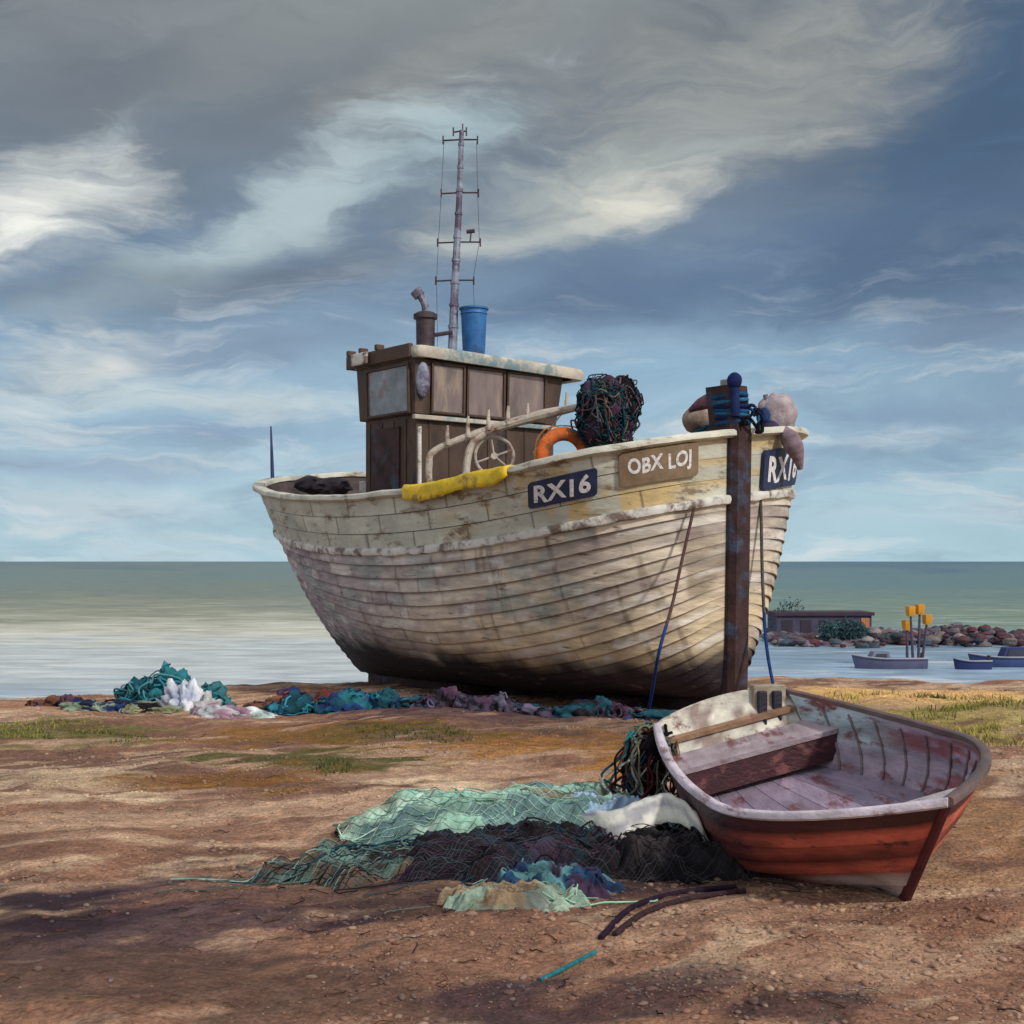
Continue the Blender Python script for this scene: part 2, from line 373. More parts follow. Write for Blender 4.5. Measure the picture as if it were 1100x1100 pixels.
# ------------------------------------------------------------------ beach
def colpal(*c): return [np.array(lin(*x)) for x in c]
def beach_col(x, y):
    """large colour areas of the shingle, in world metres"""
    umber, terra, tan, plum, ochre, olive, sand, orange = colpal((104, 76, 64), (136, 100, 80), (176, 144, 120), (58, 36, 50), (134, 90, 36), (84, 80, 34), (192, 168, 140), (166, 124, 88))
    C = np.ones(x.shape+(3,))*terra
    def mix(c, m): 
        nonlocal C
        m = np.clip(m, 0, 1)[..., None]; C = C*(1-m)+c*m
    xr = x*.85+y*.5; yr = y*.85-x*.5            # strokes sweep from lower left to upper right
    n1 = fbm(x*.55, y*.55, 5, 11); n2 = fbm(xr*.8+n1, yr*2.6, 5, 12); n3 = fbm(xr*2.2, yr*5.5, 5, 13); n4 = fbm(x*1.2, y*.8, 4, 14)
    mix(umber, sm(.48, .62, n1)*.7)
    mix(tan, sm(.47, .58, n2)*.85); mix(sand*.95, sm(.56, .66, n3)*.5)
    def spot(px, py, rx, ry, c, s, n=n2, k=2.2):
        g = gpx(px, py); dx = (x-g[0])/(rx/F*g[1]); 
        dpy = (H*F/np.maximum(y, .5)+603-py)/ry
        r = np.sqrt(dx**2+dpy**2); mix(c, sm(.0, .6, 1-r+k*(n-.5))*s)
    def gpx(px, py):
        D = H*F/(py-603); return ((px-550)/F*D, D)
    spot(150, 880, 260, 40, tan, .8); spot(60, 838, 160, 26, sand, .7, n3); spot(300, 950, 280, 26, umber, .8)
    spot(470, 830, 260, 24, tan, .7, n3)
    spot(100, 1000, 300, 60, plum, .85, n3); spot(40, 985, 110, 30, plum*.5, .9, n3); spot(200, 1050, 340, 50, umber*.6, .7, n3)
    spot(330, 1060, 420, 50, umber*.8, .7, n3)
    spot(700, 1060, 240, 30, plum*.8, .7, n3); spot(560, 1010, 300, 26, terra, .6); spot(860, 1080, 120, 20, plum*.6, .7, n3)
    spot(960, 1020, 200, 80, terra*1.05, .6, n2); spot(1060, 880, 160, 90, orange*.85, .8, n2)
    spot(560, 800, 240, 20, ochre*1.1, .8, n3); spot(330, 815, 150, 18, olive*.8, .95, n3); spot(250, 840, 150, 16, ochre*.7, .9, n3); spot(330, 785, 200, 14, ochre*.8, .9, n3); spot(680, 815, 90, 24, ochre*1.2, .9, n3); spot(110, 862, 130, 14, sand*1.1, .9, n3); spot(470, 838, 120, 9, sand*1.15, .9, n3)
    spot(60, 785, 140, 18, olive, .8, n3); spot(430, 787, 140, 10, olive*.8, .6, n3)
    spot(980, 735, 260, 22, np.array(lin(212, 170, 112)), 1., n1, .5); spot(1040, 768, 170, 22, np.array(lin(140, 128, 60)), .7, n3)
    spot(60, 752, 200, 9, np.array(lin(150, 104, 80)), .8, n1, .8); spot(330, 745, 120, 9, np.array(lin(122, 74, 54)), .8, n1)
    spot(480, 962, 190, 30, plum*.55, .8, n3, 1.4); spot(700, 945, 190, 22, plum*.5, .75, n3, 1.4)
    spot(540, 765, 230, 14, plum, .8, n3); spot(800, 790, 200, 34, umber*.6, .55, n1)
    C = C*1.14*(.70+.6*n3+.3*(fbm(x*9, y*9, 3, 15)-.5))[..., None]
    far = sm(24, 34, y)[..., None]; C = C*(1-far)+np.array(lin(120, 112, 100))*far
    return C
def build_beach():
    s = np.linspace(-1, 1, 620); s2 = np.linspace(-4.6, 4.6, 620)
    X0 = 2.6*np.sinh(s2*.55*1.35)/1.0
    X0 = X0*(400/abs(X0).max())
    X0 = np.sign(s)*(np.abs(s)**1.25*14+np.abs(s)**14*400)
    q = np.linspace(0, 1, 820)
    Y0 = -8+ np.interp(q, [0, .04, .78, .93, 1.], [0, 11, 26, 34, 300])
    Y0 = np.concatenate([np.linspace(-60, -8.5, 12), Y0])
    Xg, Yg = np.meshgrid(X0, Y0, indexing='ij')
    Z = ground_z(Xg, Yg)
    m = MB(); m.grid(np.stack([Xg, Yg, Z], -1), beach_col(Xg, Yg))
    mt = bpy.data.materials.new('beach_shingle'); mt.use_nodes = True
    nt = mt.node_tree; N = nt.nodes; L = nt.links; bs = N['Principled BSDF']
    tc = N.new('ShaderNodeTexCoord'); a = N.new('ShaderNodeAttribute'); a.attribute_name = 'Col'
    def nz(s, d, r=.6):
        n = N.new('ShaderNodeTexNoise'); n.inputs['Scale'].default_value = s; n.inputs['Detail'].default_value = d; n.inputs['Roughness'].default_value = r
        L.new(tc.outputs['Object'], n.inputs['Vector']); return n
    vo = N.new('ShaderNodeTexVoronoi'); vo.inputs['Scale'].default_value = 34; L.new(tc.outputs['Object'], vo.inputs['Vector'])
    g = nz(60, 6, .7); g2 = nz(9, 7, .7)
    hs = N.new('ShaderNodeSeparateColor'); L.new(vo.outputs['Color'], hs.inputs[0])
    def mr(i, a0, a1, b0, b1):
        n = N.new('ShaderNodeMapRange'); L.new(i, n.inputs[0])
        for k, v in enumerate((a0, a1, b0, b1)): n.inputs[k+1].default_value = v
        return n.outputs[0]
    def mth(op, x, y):
        n = N.new('ShaderNodeMath'); n.operation = op; L.new(x, n.inputs[0])
        if isinstance(y, float): n.inputs[1].default_value = y
        else: L.new(y, n.inputs[1])
        return n.outputs[0]
    f = mth('MULTIPLY', mth('MULTIPLY', mr(hs.outputs[0], 0, 1, .85, 1.18), mr(g.outputs[0], .3, .7, .7, 1.3)), mr(g2.outputs[0], .3, .7, .62, 1.38))
    sc = N.new('ShaderNodeVectorMath'); sc.operation = 'SCALE'; L.new(a.outputs['Color'], sc.inputs[0]); L.new(f, sc.inputs['Scale'])
    L.new(sc.outputs[0], bs.inputs['Base Color']); bs.inputs['Roughness'].default_value = .85; bs.inputs['Specular IOR Level'].default_value = .25
    b1 = N.new('ShaderNodeBump'); b1.inputs['Strength'].default_value = .7; b1.inputs['Distance'].default_value = .02; b1.invert = True; L.new(vo.outputs['Distance'], b1.inputs['Height'])
    b2 = N.new('ShaderNodeBump'); b2.inputs['Strength'].default_value = .8; b2.inputs['Distance'].default_value = .05; L.new(g2.outputs[0], b2.inputs['Height']); L.new(b1.outputs[0], b2.inputs['Normal'])
    b3 = N.new('ShaderNodeBump'); b3.inputs['Strength'].default_value = .5; b3.inputs['Distance'].default_value = .01; L.new(g.outputs[0], b3.inputs['Height']); L.new(b2.outputs[0], b3.inputs['Normal'])
    L.new(b3.outputs[0], bs.inputs['Normal'])
    o = m.build('beach', mt, auto=0); tag(o, kind='structure')
build_beach()

def build_pebbles():
    n = 34000
    y = 3.6+ (rng.random(n)**1.5)*15; x = (rng.random(n)*2-1)*(y*.46+.6)
    dens = fbm(x*.7, y*.7, 4, 21); keep = rng.random(n) < sm(.42, .66, dens)*1.1+.05
    x = x[keep]; y = y[keep]; n = len(x)
    r = .003+.013*rng.random(n)**6+.0012*y*.35
    z = ground_z(x, y)
    v0, f0 = ico(1); v2, f2 = ico(2)
    m = MB()
    C = beach_col(x, y)
    pal = np.array([lin(150, 132, 118), lin(118, 92, 78), lin(176, 160, 140), lin(84, 66, 66), lin(96, 104, 112), lin(150, 104, 76), lin(60, 44, 46)])
    pc = pal[rng.integers(0, len(pal), n)]*(.6+.6*rng.random(n))[:, None]*.32+C*.72
    for near, (v, f) in ((True, (v2, f2)), (False, (v0, f0))):
        idx = np.where((y < 8) == near)[0]
        k = len(idx); a = rng.random(k)*6.28
        sx = r[idx]*(1+rng.random(k)*.8); sy = r[idx]*(.7+rng.random(k)*.5); sz = r[idx]*(.45+rng.random(k)*.3)
        V = v[None]*np.stack([sx, sy, sz], -1)[:, None]
        V = V*(1+.12*np.sin(v[None, :, [1, 2, 0]]*3+a[:, None, None]))
        ca, sa = np.cos(a)[:, None], np.sin(a)[:, None]
        V = np.stack([V[..., 0]*ca-V[..., 1]*sa, V[..., 0]*sa+V[..., 1]*ca, V[..., 2]], -1)
        V = V+np.stack([x[idx], y[idx], z[idx]+sz*.35], -1)[:, None]
        Fc = (f[None]+(np.arange(k)*len(v))[:, None, None]).reshape(-1, 3)
        m.add(V.reshape(-1, 3), Fc, np.repeat(pc[idx], len(v), 0))
    o = m.build('beach_pebbles', M['stone'], auto=0); tag(o, 'small brown and grey pebbles strewn over the beach', 'pebbles', kind='stuff')
build_pebbles()

# ------------------------------------------------------------------ sea
SEA = -5.0
def build_sea():
    m = MB()
    xs = np.sign(np.linspace(-1, 1, 61))*np.abs(np.linspace(-1, 1, 61))**3*30000
    ys = 24+np.linspace(0, 1, 60)**4*50000
    X, Y = np.meshgrid(xs, ys, indexing='ij'); m.grid(np.stack([X, Y, 0*X+SEA], -1))
    mt = bpy.data.materials.new('sea_water'); mt.use_nodes = True
    nt = mt.node_tree; N = nt.nodes; L = nt.links; bs = N['Principled BSDF']
    ge = N.new('ShaderNodeNewGeometry'); sp = N.new('ShaderNodeSeparateXYZ'); L.new(ge.outputs['Position'], sp.inputs[0])
    def mth(op, *a):
        n = N.new('ShaderNodeMath'); n.operation = op
        for i, v in enumerate(a):
            if isinstance(v, (int, float)): n.inputs[i].default_value = v
            else: L.new(v, n.inputs[i])
        return n.outputs[0]
    # streak noise whose pattern widens with distance
    inv = mth('DIVIDE', 60., sp.outputs[1])                                  # 1 near the shore, 0 at the horizon
    u = mth('DIVIDE', sp.outputs[0], sp.outputs[1])
    cb = N.new('ShaderNodeCombineXYZ'); L.new(mth('MULTIPLY', u, 9.), cb.inputs[0]); L.new(mth('MULTIPLY', inv, 22.), cb.inputs[1])
    n1 = N.new('ShaderNodeTexNoise'); n1.inputs['Scale'].default_value = 1.; n1.inputs['Detail'].default_value = 7; n1.inputs['Roughness'].default_value = .6; n1.inputs['Distortion'].default_value = .5
    L.new(cb.outputs[0], n1.inputs['Vector'])
    # wave noise in metres
    mp = N.new('ShaderNodeMapping'); L.new(ge.outputs['Position'], mp.inputs[0]); mp.inputs['Scale'].default_value = (.16, .42, 1)
    n2 = N.new('ShaderNodeTexNoise'); n2.inputs['Scale'].default_value = 1.; n2.inputs['Detail'].default_value = 10; n2.inputs['Roughness'].default_value = .65; n2.inputs['Distortion'].default_value = .4
    L.new(mp.outputs[0], n2.inputs['Vector'])
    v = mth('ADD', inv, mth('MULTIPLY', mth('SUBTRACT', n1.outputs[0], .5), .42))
    def ramp(st):
        r = N.new('ShaderNodeValToRGB'); L.new(v, r.inputs[0]); cr = r.color_ramp
        while len(cr.elements) < len(st): cr.elements.new(.5)
        for e, (p, c) in zip(cr.elements, st): e.position = p; e.color = (*lin(*c), 1)
        return r.outputs[0]
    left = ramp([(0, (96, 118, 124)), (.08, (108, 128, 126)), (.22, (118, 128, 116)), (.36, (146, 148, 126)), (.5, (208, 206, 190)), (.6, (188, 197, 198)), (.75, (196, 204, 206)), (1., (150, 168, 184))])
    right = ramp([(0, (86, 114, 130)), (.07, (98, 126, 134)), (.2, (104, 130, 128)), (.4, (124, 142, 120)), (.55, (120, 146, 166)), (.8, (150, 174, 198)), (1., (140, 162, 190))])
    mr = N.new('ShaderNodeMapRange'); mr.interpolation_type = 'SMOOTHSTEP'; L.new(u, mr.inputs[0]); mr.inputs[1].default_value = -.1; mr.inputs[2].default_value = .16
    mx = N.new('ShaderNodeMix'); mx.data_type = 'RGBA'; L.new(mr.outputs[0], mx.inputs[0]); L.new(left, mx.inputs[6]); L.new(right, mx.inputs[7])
    fo = N.new('ShaderNodeMapRange'); L.new(n2.outputs[0], fo.inputs[0]); fo.inputs[1].default_value = .35; fo.inputs[2].default_value = .72; fo.inputs[3].default_value = .68; fo.inputs[4].default_value = 1.3
    sc = N.new('ShaderNodeVectorMath'); sc.operation = 'SCALE'; L.new(mx.outputs[2], sc.inputs[0]); L.new(fo.outputs[0], sc.inputs['Scale'])
    # foam lines on the small breakers
    mp2 = N.new('ShaderNodeMapping'); L.new(ge.outputs['Position'], mp2.inputs[0]); mp2.inputs['Scale'].default_value = (.10, .30, 1)
    n4 = N.new('ShaderNodeTexNoise'); n4.inputs['Scale'].default_value = 1.; n4.inputs['Detail'].default_value = 12; n4.inputs['Roughness'].default_value = .7; n4.inputs['Distortion'].default_value = .8; L.new(mp2.outputs[0], n4.inputs['Vector'])
    fm = N.new('ShaderNodeMapRange'); L.new(n4.outputs[0], fm.inputs[0]); fm.inputs[1].default_value = .55; fm.inputs[2].default_value = .64; fm.inputs[4].default_value = .7
    nr = N.new('ShaderNodeMapRange'); L.new(inv, nr.inputs[0]); nr.inputs[1].default_value = .18; nr.inputs[2].default_value = .5
    fx = N.new('ShaderNodeMix'); fx.data_type = 'RGBA'; L.new(mth('MULTIPLY', fm.outputs[0], nr.outputs[0]), fx.inputs[0]); L.new(sc.outputs[0], fx.inputs[6]); fx.inputs[7].default_value = (.72, .74, .74, 1)
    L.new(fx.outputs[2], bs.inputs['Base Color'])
    bs.inputs['Roughness'].default_value = .42; bs.inputs['Specular IOR Level'].default_value = .35; bs.inputs['IOR'].default_value = 1.33
    b = N.new('ShaderNodeBump'); b.inputs['Strength'].default_value = .9; b.inputs['Distance'].default_value = .5; L.new(n2.outputs[0], b.inputs['Height']); L.new(b.outputs[0], bs.inputs['Normal'])
    tag(m.build('sea', mt, auto=0), kind='structure')
build_sea()

# ------------------------------------------------------------------ the fishing boat: hull form
PB = {'tm': 0.6, 'zm': 2.733, 'zb': 2.9732, 'zs': 3.2352, 'B': 2.05, 'pb': 7.0, 'qb': 0.4, 'ps': 2.1259, 'qs': 0.331, 'xks': -3.6378, 'xkb': 3.8879, 'xss': -4.9886, 'xsb': 4.3259, 'em': 4.5, 'fb': 0.5, 'fs': 0.6381, 'ho': 0.4054, 'heel': 0.1125, 'pit': 0.0303, 'th': 0.8872, 'X': 0.0844, 'Y': 17.9837, 'Z': -0.0799}
PD = {'tm': 0.6, 'zm': 0.5713, 'zb': 0.6291, 'zs': 0.6752, 'B': 0.6965, 'tr': 0.644, 'pb': 1.9279, 'qb': 0.9686, 'xks': -0.5289, 'xkb': 1.045, 'xss': -1.0561, 'xsb': 1.6655, 'em': 3.5, 'fb': 0.7558, 'heel': 0.2259, 'pit': -0.0221, 'th': 1.3703, 'X': 1.7001, 'Y': 7.3397, 'Z': -0.0197}
def zsheer(p, t):
    tm = p['tm']
    return np.where(t > tm, p['zm']+(p['zb']-p['zm'])*(np.clip(t-tm, 0, 1)/(1-tm))**2, p['zm']+(p['zs']-p['zm'])*(np.clip(tm-t, 0, 1)/tm)**2)
def hullL(p, t, h):
    t = np.asarray(t, float); h = np.asarray(h, float); t, h = np.broadcast_arrays(t, h)
    tm = p['tm']; zs = zsheer(p, t)
    fw = np.clip((t-tm)/(1-tm), 0, 1); aw = np.clip((tm-t)/tm, 0, 1)
    xk = p['xks']+(p['xkb']-p['xks'])*t; xs = p['xss']+(p['xsb']-p['xss'])*t
    wb = fw**1.5
    m = (1-(1-h)**p['em'])**.6
    bf = p['B']*np.maximum(1-fw**p['pb'], 0)**p['qb']
    if 'tr' in p:
        b = np.where(t > tm, bf, p['B']*(1-(1-p['tr'])*aw**2)); y = b*(m*(1-wb)+h**p['fb']*wb); ov = h
    else:
        b = np.where(t > tm, bf, p['B']*np.maximum(1-aw**p['ps'], 0)**p['qs']); ws = aw**1.5
        y = b*(m*(1-wb-ws)+h**p['fb']*wb+h**p['fs']*ws); ov = np.where(t < .5, h**p['ho'], h)
    return np.stack([xk+(xs-xk)*ov, y, zs*h], -1)
def posed(p, L):
    x, y, z = L[..., 0], L[..., 1], L[..., 2]
    a = p['heel']; y, z = y*math.cos(a)-z*math.sin(a), y*math.sin(a)+z*math.cos(a)
    a = p['pit']; x, z = x*math.cos(a)-z*math.sin(a), x*math.sin(a)+z*math.cos(a)
    th = p['th']
    return np.stack([p['X']+x*math.cos(th)+y*math.sin(th), p['Y']-x*math.sin(th)+y*math.cos(th), z+p['Z']], -1)
def hp(p, t, h, side, off=0.):
    """world point on the hull skin; off pushes it outwards"""
    t = np.asarray(t, float); h = np.asarray(h, float)
    def q(tt, hh):
        L = hullL(p, tt, hh).copy(); L[..., 1] *= side; return posed(p, L)
    P = q(t, h)
    if np.isscalar(off) and off == 0: return P
    e = .004
    t0 = np.clip(t-e, 0.0005, 1-3*e); h0 = np.clip(h-e, .001, 1-3*e)
    a = q(t0+2*e, h)-q(t0, h); b = q(t, h0+2*e)-q(t, h0)
    n = np.cross(b, a)*side
    n /= np.linalg.norm(n, axis=-1)[..., None]+1e-9
    off = np.asarray(off, float)
    return P+n*(off[..., None] if off.ndim else off)
def stations(n):
    s = np.linspace(0, 1, n); return np.clip(.35*s+.65*(1-np.cos(math.pi*s))/2, 0, 1)
def strake_levels(p, t, nst, hr):
    hh = np.linspace(0, 1, 70)[:, None]*hr[None, :]
    L = hullL(p, t[None, :], hh); d = np.linalg.norm(np.diff(L, axis=0), axis=-1)
    s = np.concatenate([np.zeros((1, len(t))), np.cumsum(d, 0)]); out = np.zeros((nst+1, len(t)))
    for k in range(len(t)):
        out[:, k] = np.interp(np.linspace(0, 1, nst+1)*s[-1, k], s[:, k], hh[:, k])
    return out

boat = empty('fishing_boat', posed(PB, np.array([0, 0, 0.]))); bloc = boat.location
tag(boat, 'large weathered wooden clinker fishing boat with brown wheelhouse standing on the beach', 'fishing boat')
T = stations(420); T = np.concatenate([[0, 1e-6, 1e-5, 6e-5, 2e-4], T[1:-1], [.9998, .99995, .99999, .999999, 1]]); NT = len(T)
zsT = zsheer(PB, T); hR = 1-.70/zsT
NST = 19
lev = strake_levels(PB, T, NST, hR)
pr = np.random.default_rng(5)
def hull_colors(P, t, h, k, side):
    """pale tan varnish at the bow, greyer mauve aft, near black bottom"""
    f = sm(.25, .85, t)[:, None]
    tanc = np.array(lin(200, 190, 174)); grey = np.array(lin(166, 158, 166)); warm = np.array(lin(214, 194, 158))
    c = grey*(1-f)+tanc*f
    lowf = sm(.6, .2, h)[:, None]*f; c = c*(1-lowf*.8)+warm*lowf*.8
    xs = P[:, 0]*1.; nn = .08+.92*fbm(t*7+k*3.3, h*2+k*7.7, 5, 31+side)
    c = c*(.68+.52*nn)[:, None]*(.80+.36*pr.random())
    mv = sm(.52, .68, fbm(t*10+k*2.3, h*9, 5, 39+side))[:, None]*.45; c = c*(1-mv)+np.array(lin(112, 98, 118))*mv
    st = sm(.6, .74, fbm(t*90, h*2.5+k*.05, 3, 33+side))[:, None]; c = c*(1-.45*st)+np.array(lin(110, 78, 58))*.45*st*(.5)
    wp = sm(.60, .68, fbm(t*22+k*9.7, h*16, 4, 47+side))[:, None]*.6; c = c*(1-wp)+np.array(lin(218, 216, 212))*wp
    teal = sm(.64, .72, fbm(t*14, h*9, 4, 35+side))[:, None]*.5; c = c*(1-teal)+np.array(lin(140, 160, 160))*teal
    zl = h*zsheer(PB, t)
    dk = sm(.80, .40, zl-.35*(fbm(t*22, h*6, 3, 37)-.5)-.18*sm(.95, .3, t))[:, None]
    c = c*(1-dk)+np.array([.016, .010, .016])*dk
    return c
bj = []
for k in range(4):
    a_ = np.zeros(NT)
    for s0 in np.arange(.09+.13*k, .97, .52): a_[int(np.argmin(abs(T-s0)))] = 1
    bj.append(a_)
hb = MB()
for side in (-1, 1):
    for k in range(NST):
        a, b = lev[k], lev[k+1]
        rows = []; cols = []
        lap = .027
        for q, o in ((0, lap), (.06, lap+.003), (.35, lap*.72), (.7, lap*.4), (1., .001)):
            h = a+(b-a)*q; off = np.full(NT, o)*sm(0, .02, T)*sm(1, .985, T)+.001
            P = hp(PB, T, h, side, off); rows.append(P)
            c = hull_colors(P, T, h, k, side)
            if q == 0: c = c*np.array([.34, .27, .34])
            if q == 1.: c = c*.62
            c = c*(1-.42*bj[k % 4])[:, None]
            cols.append(c)
        # underside of the lap
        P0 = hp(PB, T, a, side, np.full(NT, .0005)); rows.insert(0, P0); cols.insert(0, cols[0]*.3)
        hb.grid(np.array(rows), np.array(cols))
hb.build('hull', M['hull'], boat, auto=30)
# bulwark: three painted strakes above the rubbing strake
bw = MB(); seams = {-1: [], 1: []}
for side in (-1, 1):
    for k in range(3):
        a = hR+(1-hR)*k/3; b = hR+(1-hR)*(k+1)/3
        rows = []; cols = []
        sj = np.zeros(NT)
        for s0 in np.arange(.04+.043*k+.01*side, 1, .118):
            j = int(np.argmin(abs(T-s0))); sj[j] = 1
        for q, o in ((0, .003), (.03, .022), (.5, .018), (.97, .014), (1., .001)):
            h = a+(b-a)*q; off = o*sm(0, .01, T)*sm(1, .985, T)+.001
            P = hp(PB, T, h, side, off); rows.append(P)
            n = fbm(T*16+k*5, h*8, 4, 41+side); n2 = fbm(T*30, h*20+k, 4, 43+side)
            c = np.array(lin(188, 190, 178))*(.72+.45*n)[:, None]
            yl = (sm(.55, .68, n2)*sm(.55, .95, T))[:, None]*.8; c = c*(1-yl)+np.array(lin(192, 166, 106))*yl
            gr = (sm(.5, .66, n2)*sm(.5, .2, T))[:, None]*.6; c = c*(1-gr)+np.array(lin(150, 160, 158))*gr
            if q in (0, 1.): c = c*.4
            c = c*(1-.65*sj)[:, None]
            cols.append(c)
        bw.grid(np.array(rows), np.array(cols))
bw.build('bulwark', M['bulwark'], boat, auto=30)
# inner bulwark skin and deck
ib = MB()
Ti = np.concatenate([T[1:8], T[8:-6:3], T[-6:-1]])
for side in (-1, 1):
    hh = 1-.72/zsheer(PB, Ti)
    rows = [hp(PB, Ti, hh+(1-hh)*q, side, -.05) for q in (0, .5, 1.)]
    ib.grid(np.array(rows))
ib.build('inner_bulwark', M['wood_in'], boat)
dk = MB()
hh = 1-.66/zsheer(PB, Ti); Ps = hp(PB, Ti, hh, -1, -.03); Pp = hp(PB, Ti, hh, 1, -.03)
dk.grid(np.array([Ps*(1-q)+Pp*q+W(0, 0, .06*math.sin(q*math.pi)) for q in np.linspace(0, 1, 9)])); dk.build('deck', M['deck'], boat)

def ring(h, off=0., cut=1):
    a = hp(PB, T[cut:-cut], h[cut:-cut] if np.ndim(h) else h, 1, off)[::-1]; b = hp(PB, T[cut:-cut], h[cut:-cut] if np.ndim(h) else h, -1, off)
    return np.concatenate([a, b])
def resample(P, step):
    d = np.concatenate([[0], np.cumsum(np.linalg.norm(np.diff(P, axis=0), axis=1))])
    s = np.linspace(0, d[-1], max(3, int(d[-1]/step))); return np.stack([np.interp(s, d, P[:, i]) for i in range(3)], -1)
def frames(P):
    t = np.gradient(P, axis=0); t /= np.linalg.norm(t, axis=1)[:, None]
    k = 5; tt = np.array([t[max(0, i-k):i+k+1].mean(0) for i in range(len(t))])
    side = np.cross(tt, W(0, 0, 1)); side /= np.linalg.norm(side, axis=1)[:, None]; return side, np.broadcast_to(W(0, 0, 1), P.shape)
rr = resample(ring(1.0), .05); sd_, up_ = frames(rr)
wob = (fbm(np.arange(len(rr))*.13, 0*np.arange(len(rr)), 3, 51)-.5)*.02
cap_ = MB()
sec = np.array([[(-.08, -.015+w), (-.08, .045+w), (-.06, .065+w), (.085, .065+w), (.105, .045+w), (.105, -.005+w), (.06, -.03+w)] for w in wob])
lowm = sm(0, 1, np.arange(len(rr))/len(rr))
rc = np.array(lin(196, 196, 184))*(.7+.5*fbm(np.arange(len(rr))*.2, np.zeros(len(rr)), 4, 52))[:, None]
cap_.sweep(rr, sd_, up_, sec, rc); cap_.build('gunwale_rail', M['bulwark'], boat, auto=50)
# lower lip under the rail towards the stern
rs = resample(ring(hR+.004, .02), .05); sd_, up_ = frames(rs)
n = len(rs); amp = fbm(np.arange(n)*.35, np.zeros(n), 4, 53)
sec = np.array([[(-.02, -.05-.035*a), (.03, -.035-.035*a), (.045, -.01), (.042, .02+.02*a), (.02, .04), (-.02, .045)] for a in amp])
rb = MB(); rb.sweep(rs, sd_, up_, sec, np.array(lin(205, 203, 198))*(.65+.6*amp)[:, None]); 
rb.build('rubbing_strake', M['whitepaint'], boat, auto=50)
# stem post, sternpost, keel
fwd = np.array([math.cos(PB['th']), -math.sin(PB['th']), 0]); lat = np.array([math.sin(PB['th']), math.cos(PB['th']), 0])
up3 = posed(PB, np.array([0, 0, 1.]))-posed(PB, np.array([0, 0, 0.]))
hs = np.linspace(-.02, 1, 30)
sp_ = hp(PB, np.ones(30), hs, 1)
sp_ = np.concatenate([sp_, sp_[-1:]+up3*.28, sp_[-1:]+up3*.54])
st = MB(); st.sweep(sp_, lat, fwd, [(-.16, -.25), (-.16, .05), (-.11, .12), (.11, .12), (.16, .05), (.16, -.25)]); st.build('stem_post', M['wood_dark'], boat, auto=30)
sk = MB(); q = hp(PB, np.zeros(30), np.linspace(-.03, .97, 30), 1)
sk.sweep(q, lat, fwd, [(-.06, -.12), (-.06, .1), (.06, .1), (.06, -.12)]); sk.build('stern_post', M['wood_dark'], boat, auto=30)
kk = MB(); q = hp(PB, np.linspace(0, 1, 30), np.zeros(30), 1)
kk.sweep(q, lat, W(0, 0, 1), [(-.1, -.3), (-.1, .03), (.1, .03), (.1, -.3)]); kk.build('keel', M['wood_dark'], boat, auto=30)

# number and name boards follow the curve of the planking
def screen(P): return 550+F*P[..., 0]/P[..., 1], 603-F*(P[..., 2]-H)/P[..., 1]
def find_th(px, py, side):
    tt, h_ = np.meshgrid(1-np.linspace(.01, .87, 700)**2.5, np.linspace(.7, 1, 90), indexing='ij')
    sx, sy = screen(hp(PB, tt, h_, side)); i = np.argmin((sx-px)**2+(sy-py)**2); return tt.ravel()[i], h_.ravel()[i]
def text_mesh(txt):
    cu = bpy.data.curves.new('letters', 'FONT'); cu.body = txt; cu.size = 1; cu.offset = .034; cu.resolution_u = 6; cu.space_character = 1.08
    o = bpy.data.objects.new('letters', cu); COL.objects.link(o)
    dg = bpy.context.evaluated_depsgraph_get(); me = bpy.data.meshes.new_from_object(o.evaluated_get(dg))
    import bmesh
    bm = bmesh.new(); bm.from_mesh(me); bmesh.ops.triangulate(bm, faces=bm.faces)
    bmesh.ops.subdivide_edges(bm, edges=[e for e in bm.edges if e.calc_length() > .12], cuts=2, use_grid_fill=False)
    bmesh.ops.triangulate(bm, faces=bm.faces)
    V = np.array([v.co[:] for v in bm.verts]); Fc = np.array([[v.index for v in f.verts] for f in bm.faces]); bm.free()
    bpy.data.objects.remove(o); bpy.data.curves.remove(cu); bpy.data.meshes.remove(me)
    V[:, 0] -= V[:, 0].min(); V[:, 1] -= V[:, 1].min(); V[:, 0] /= V[:, 0].max(); V[:, 1] /= V[:, 1].max()
    return V, Fc
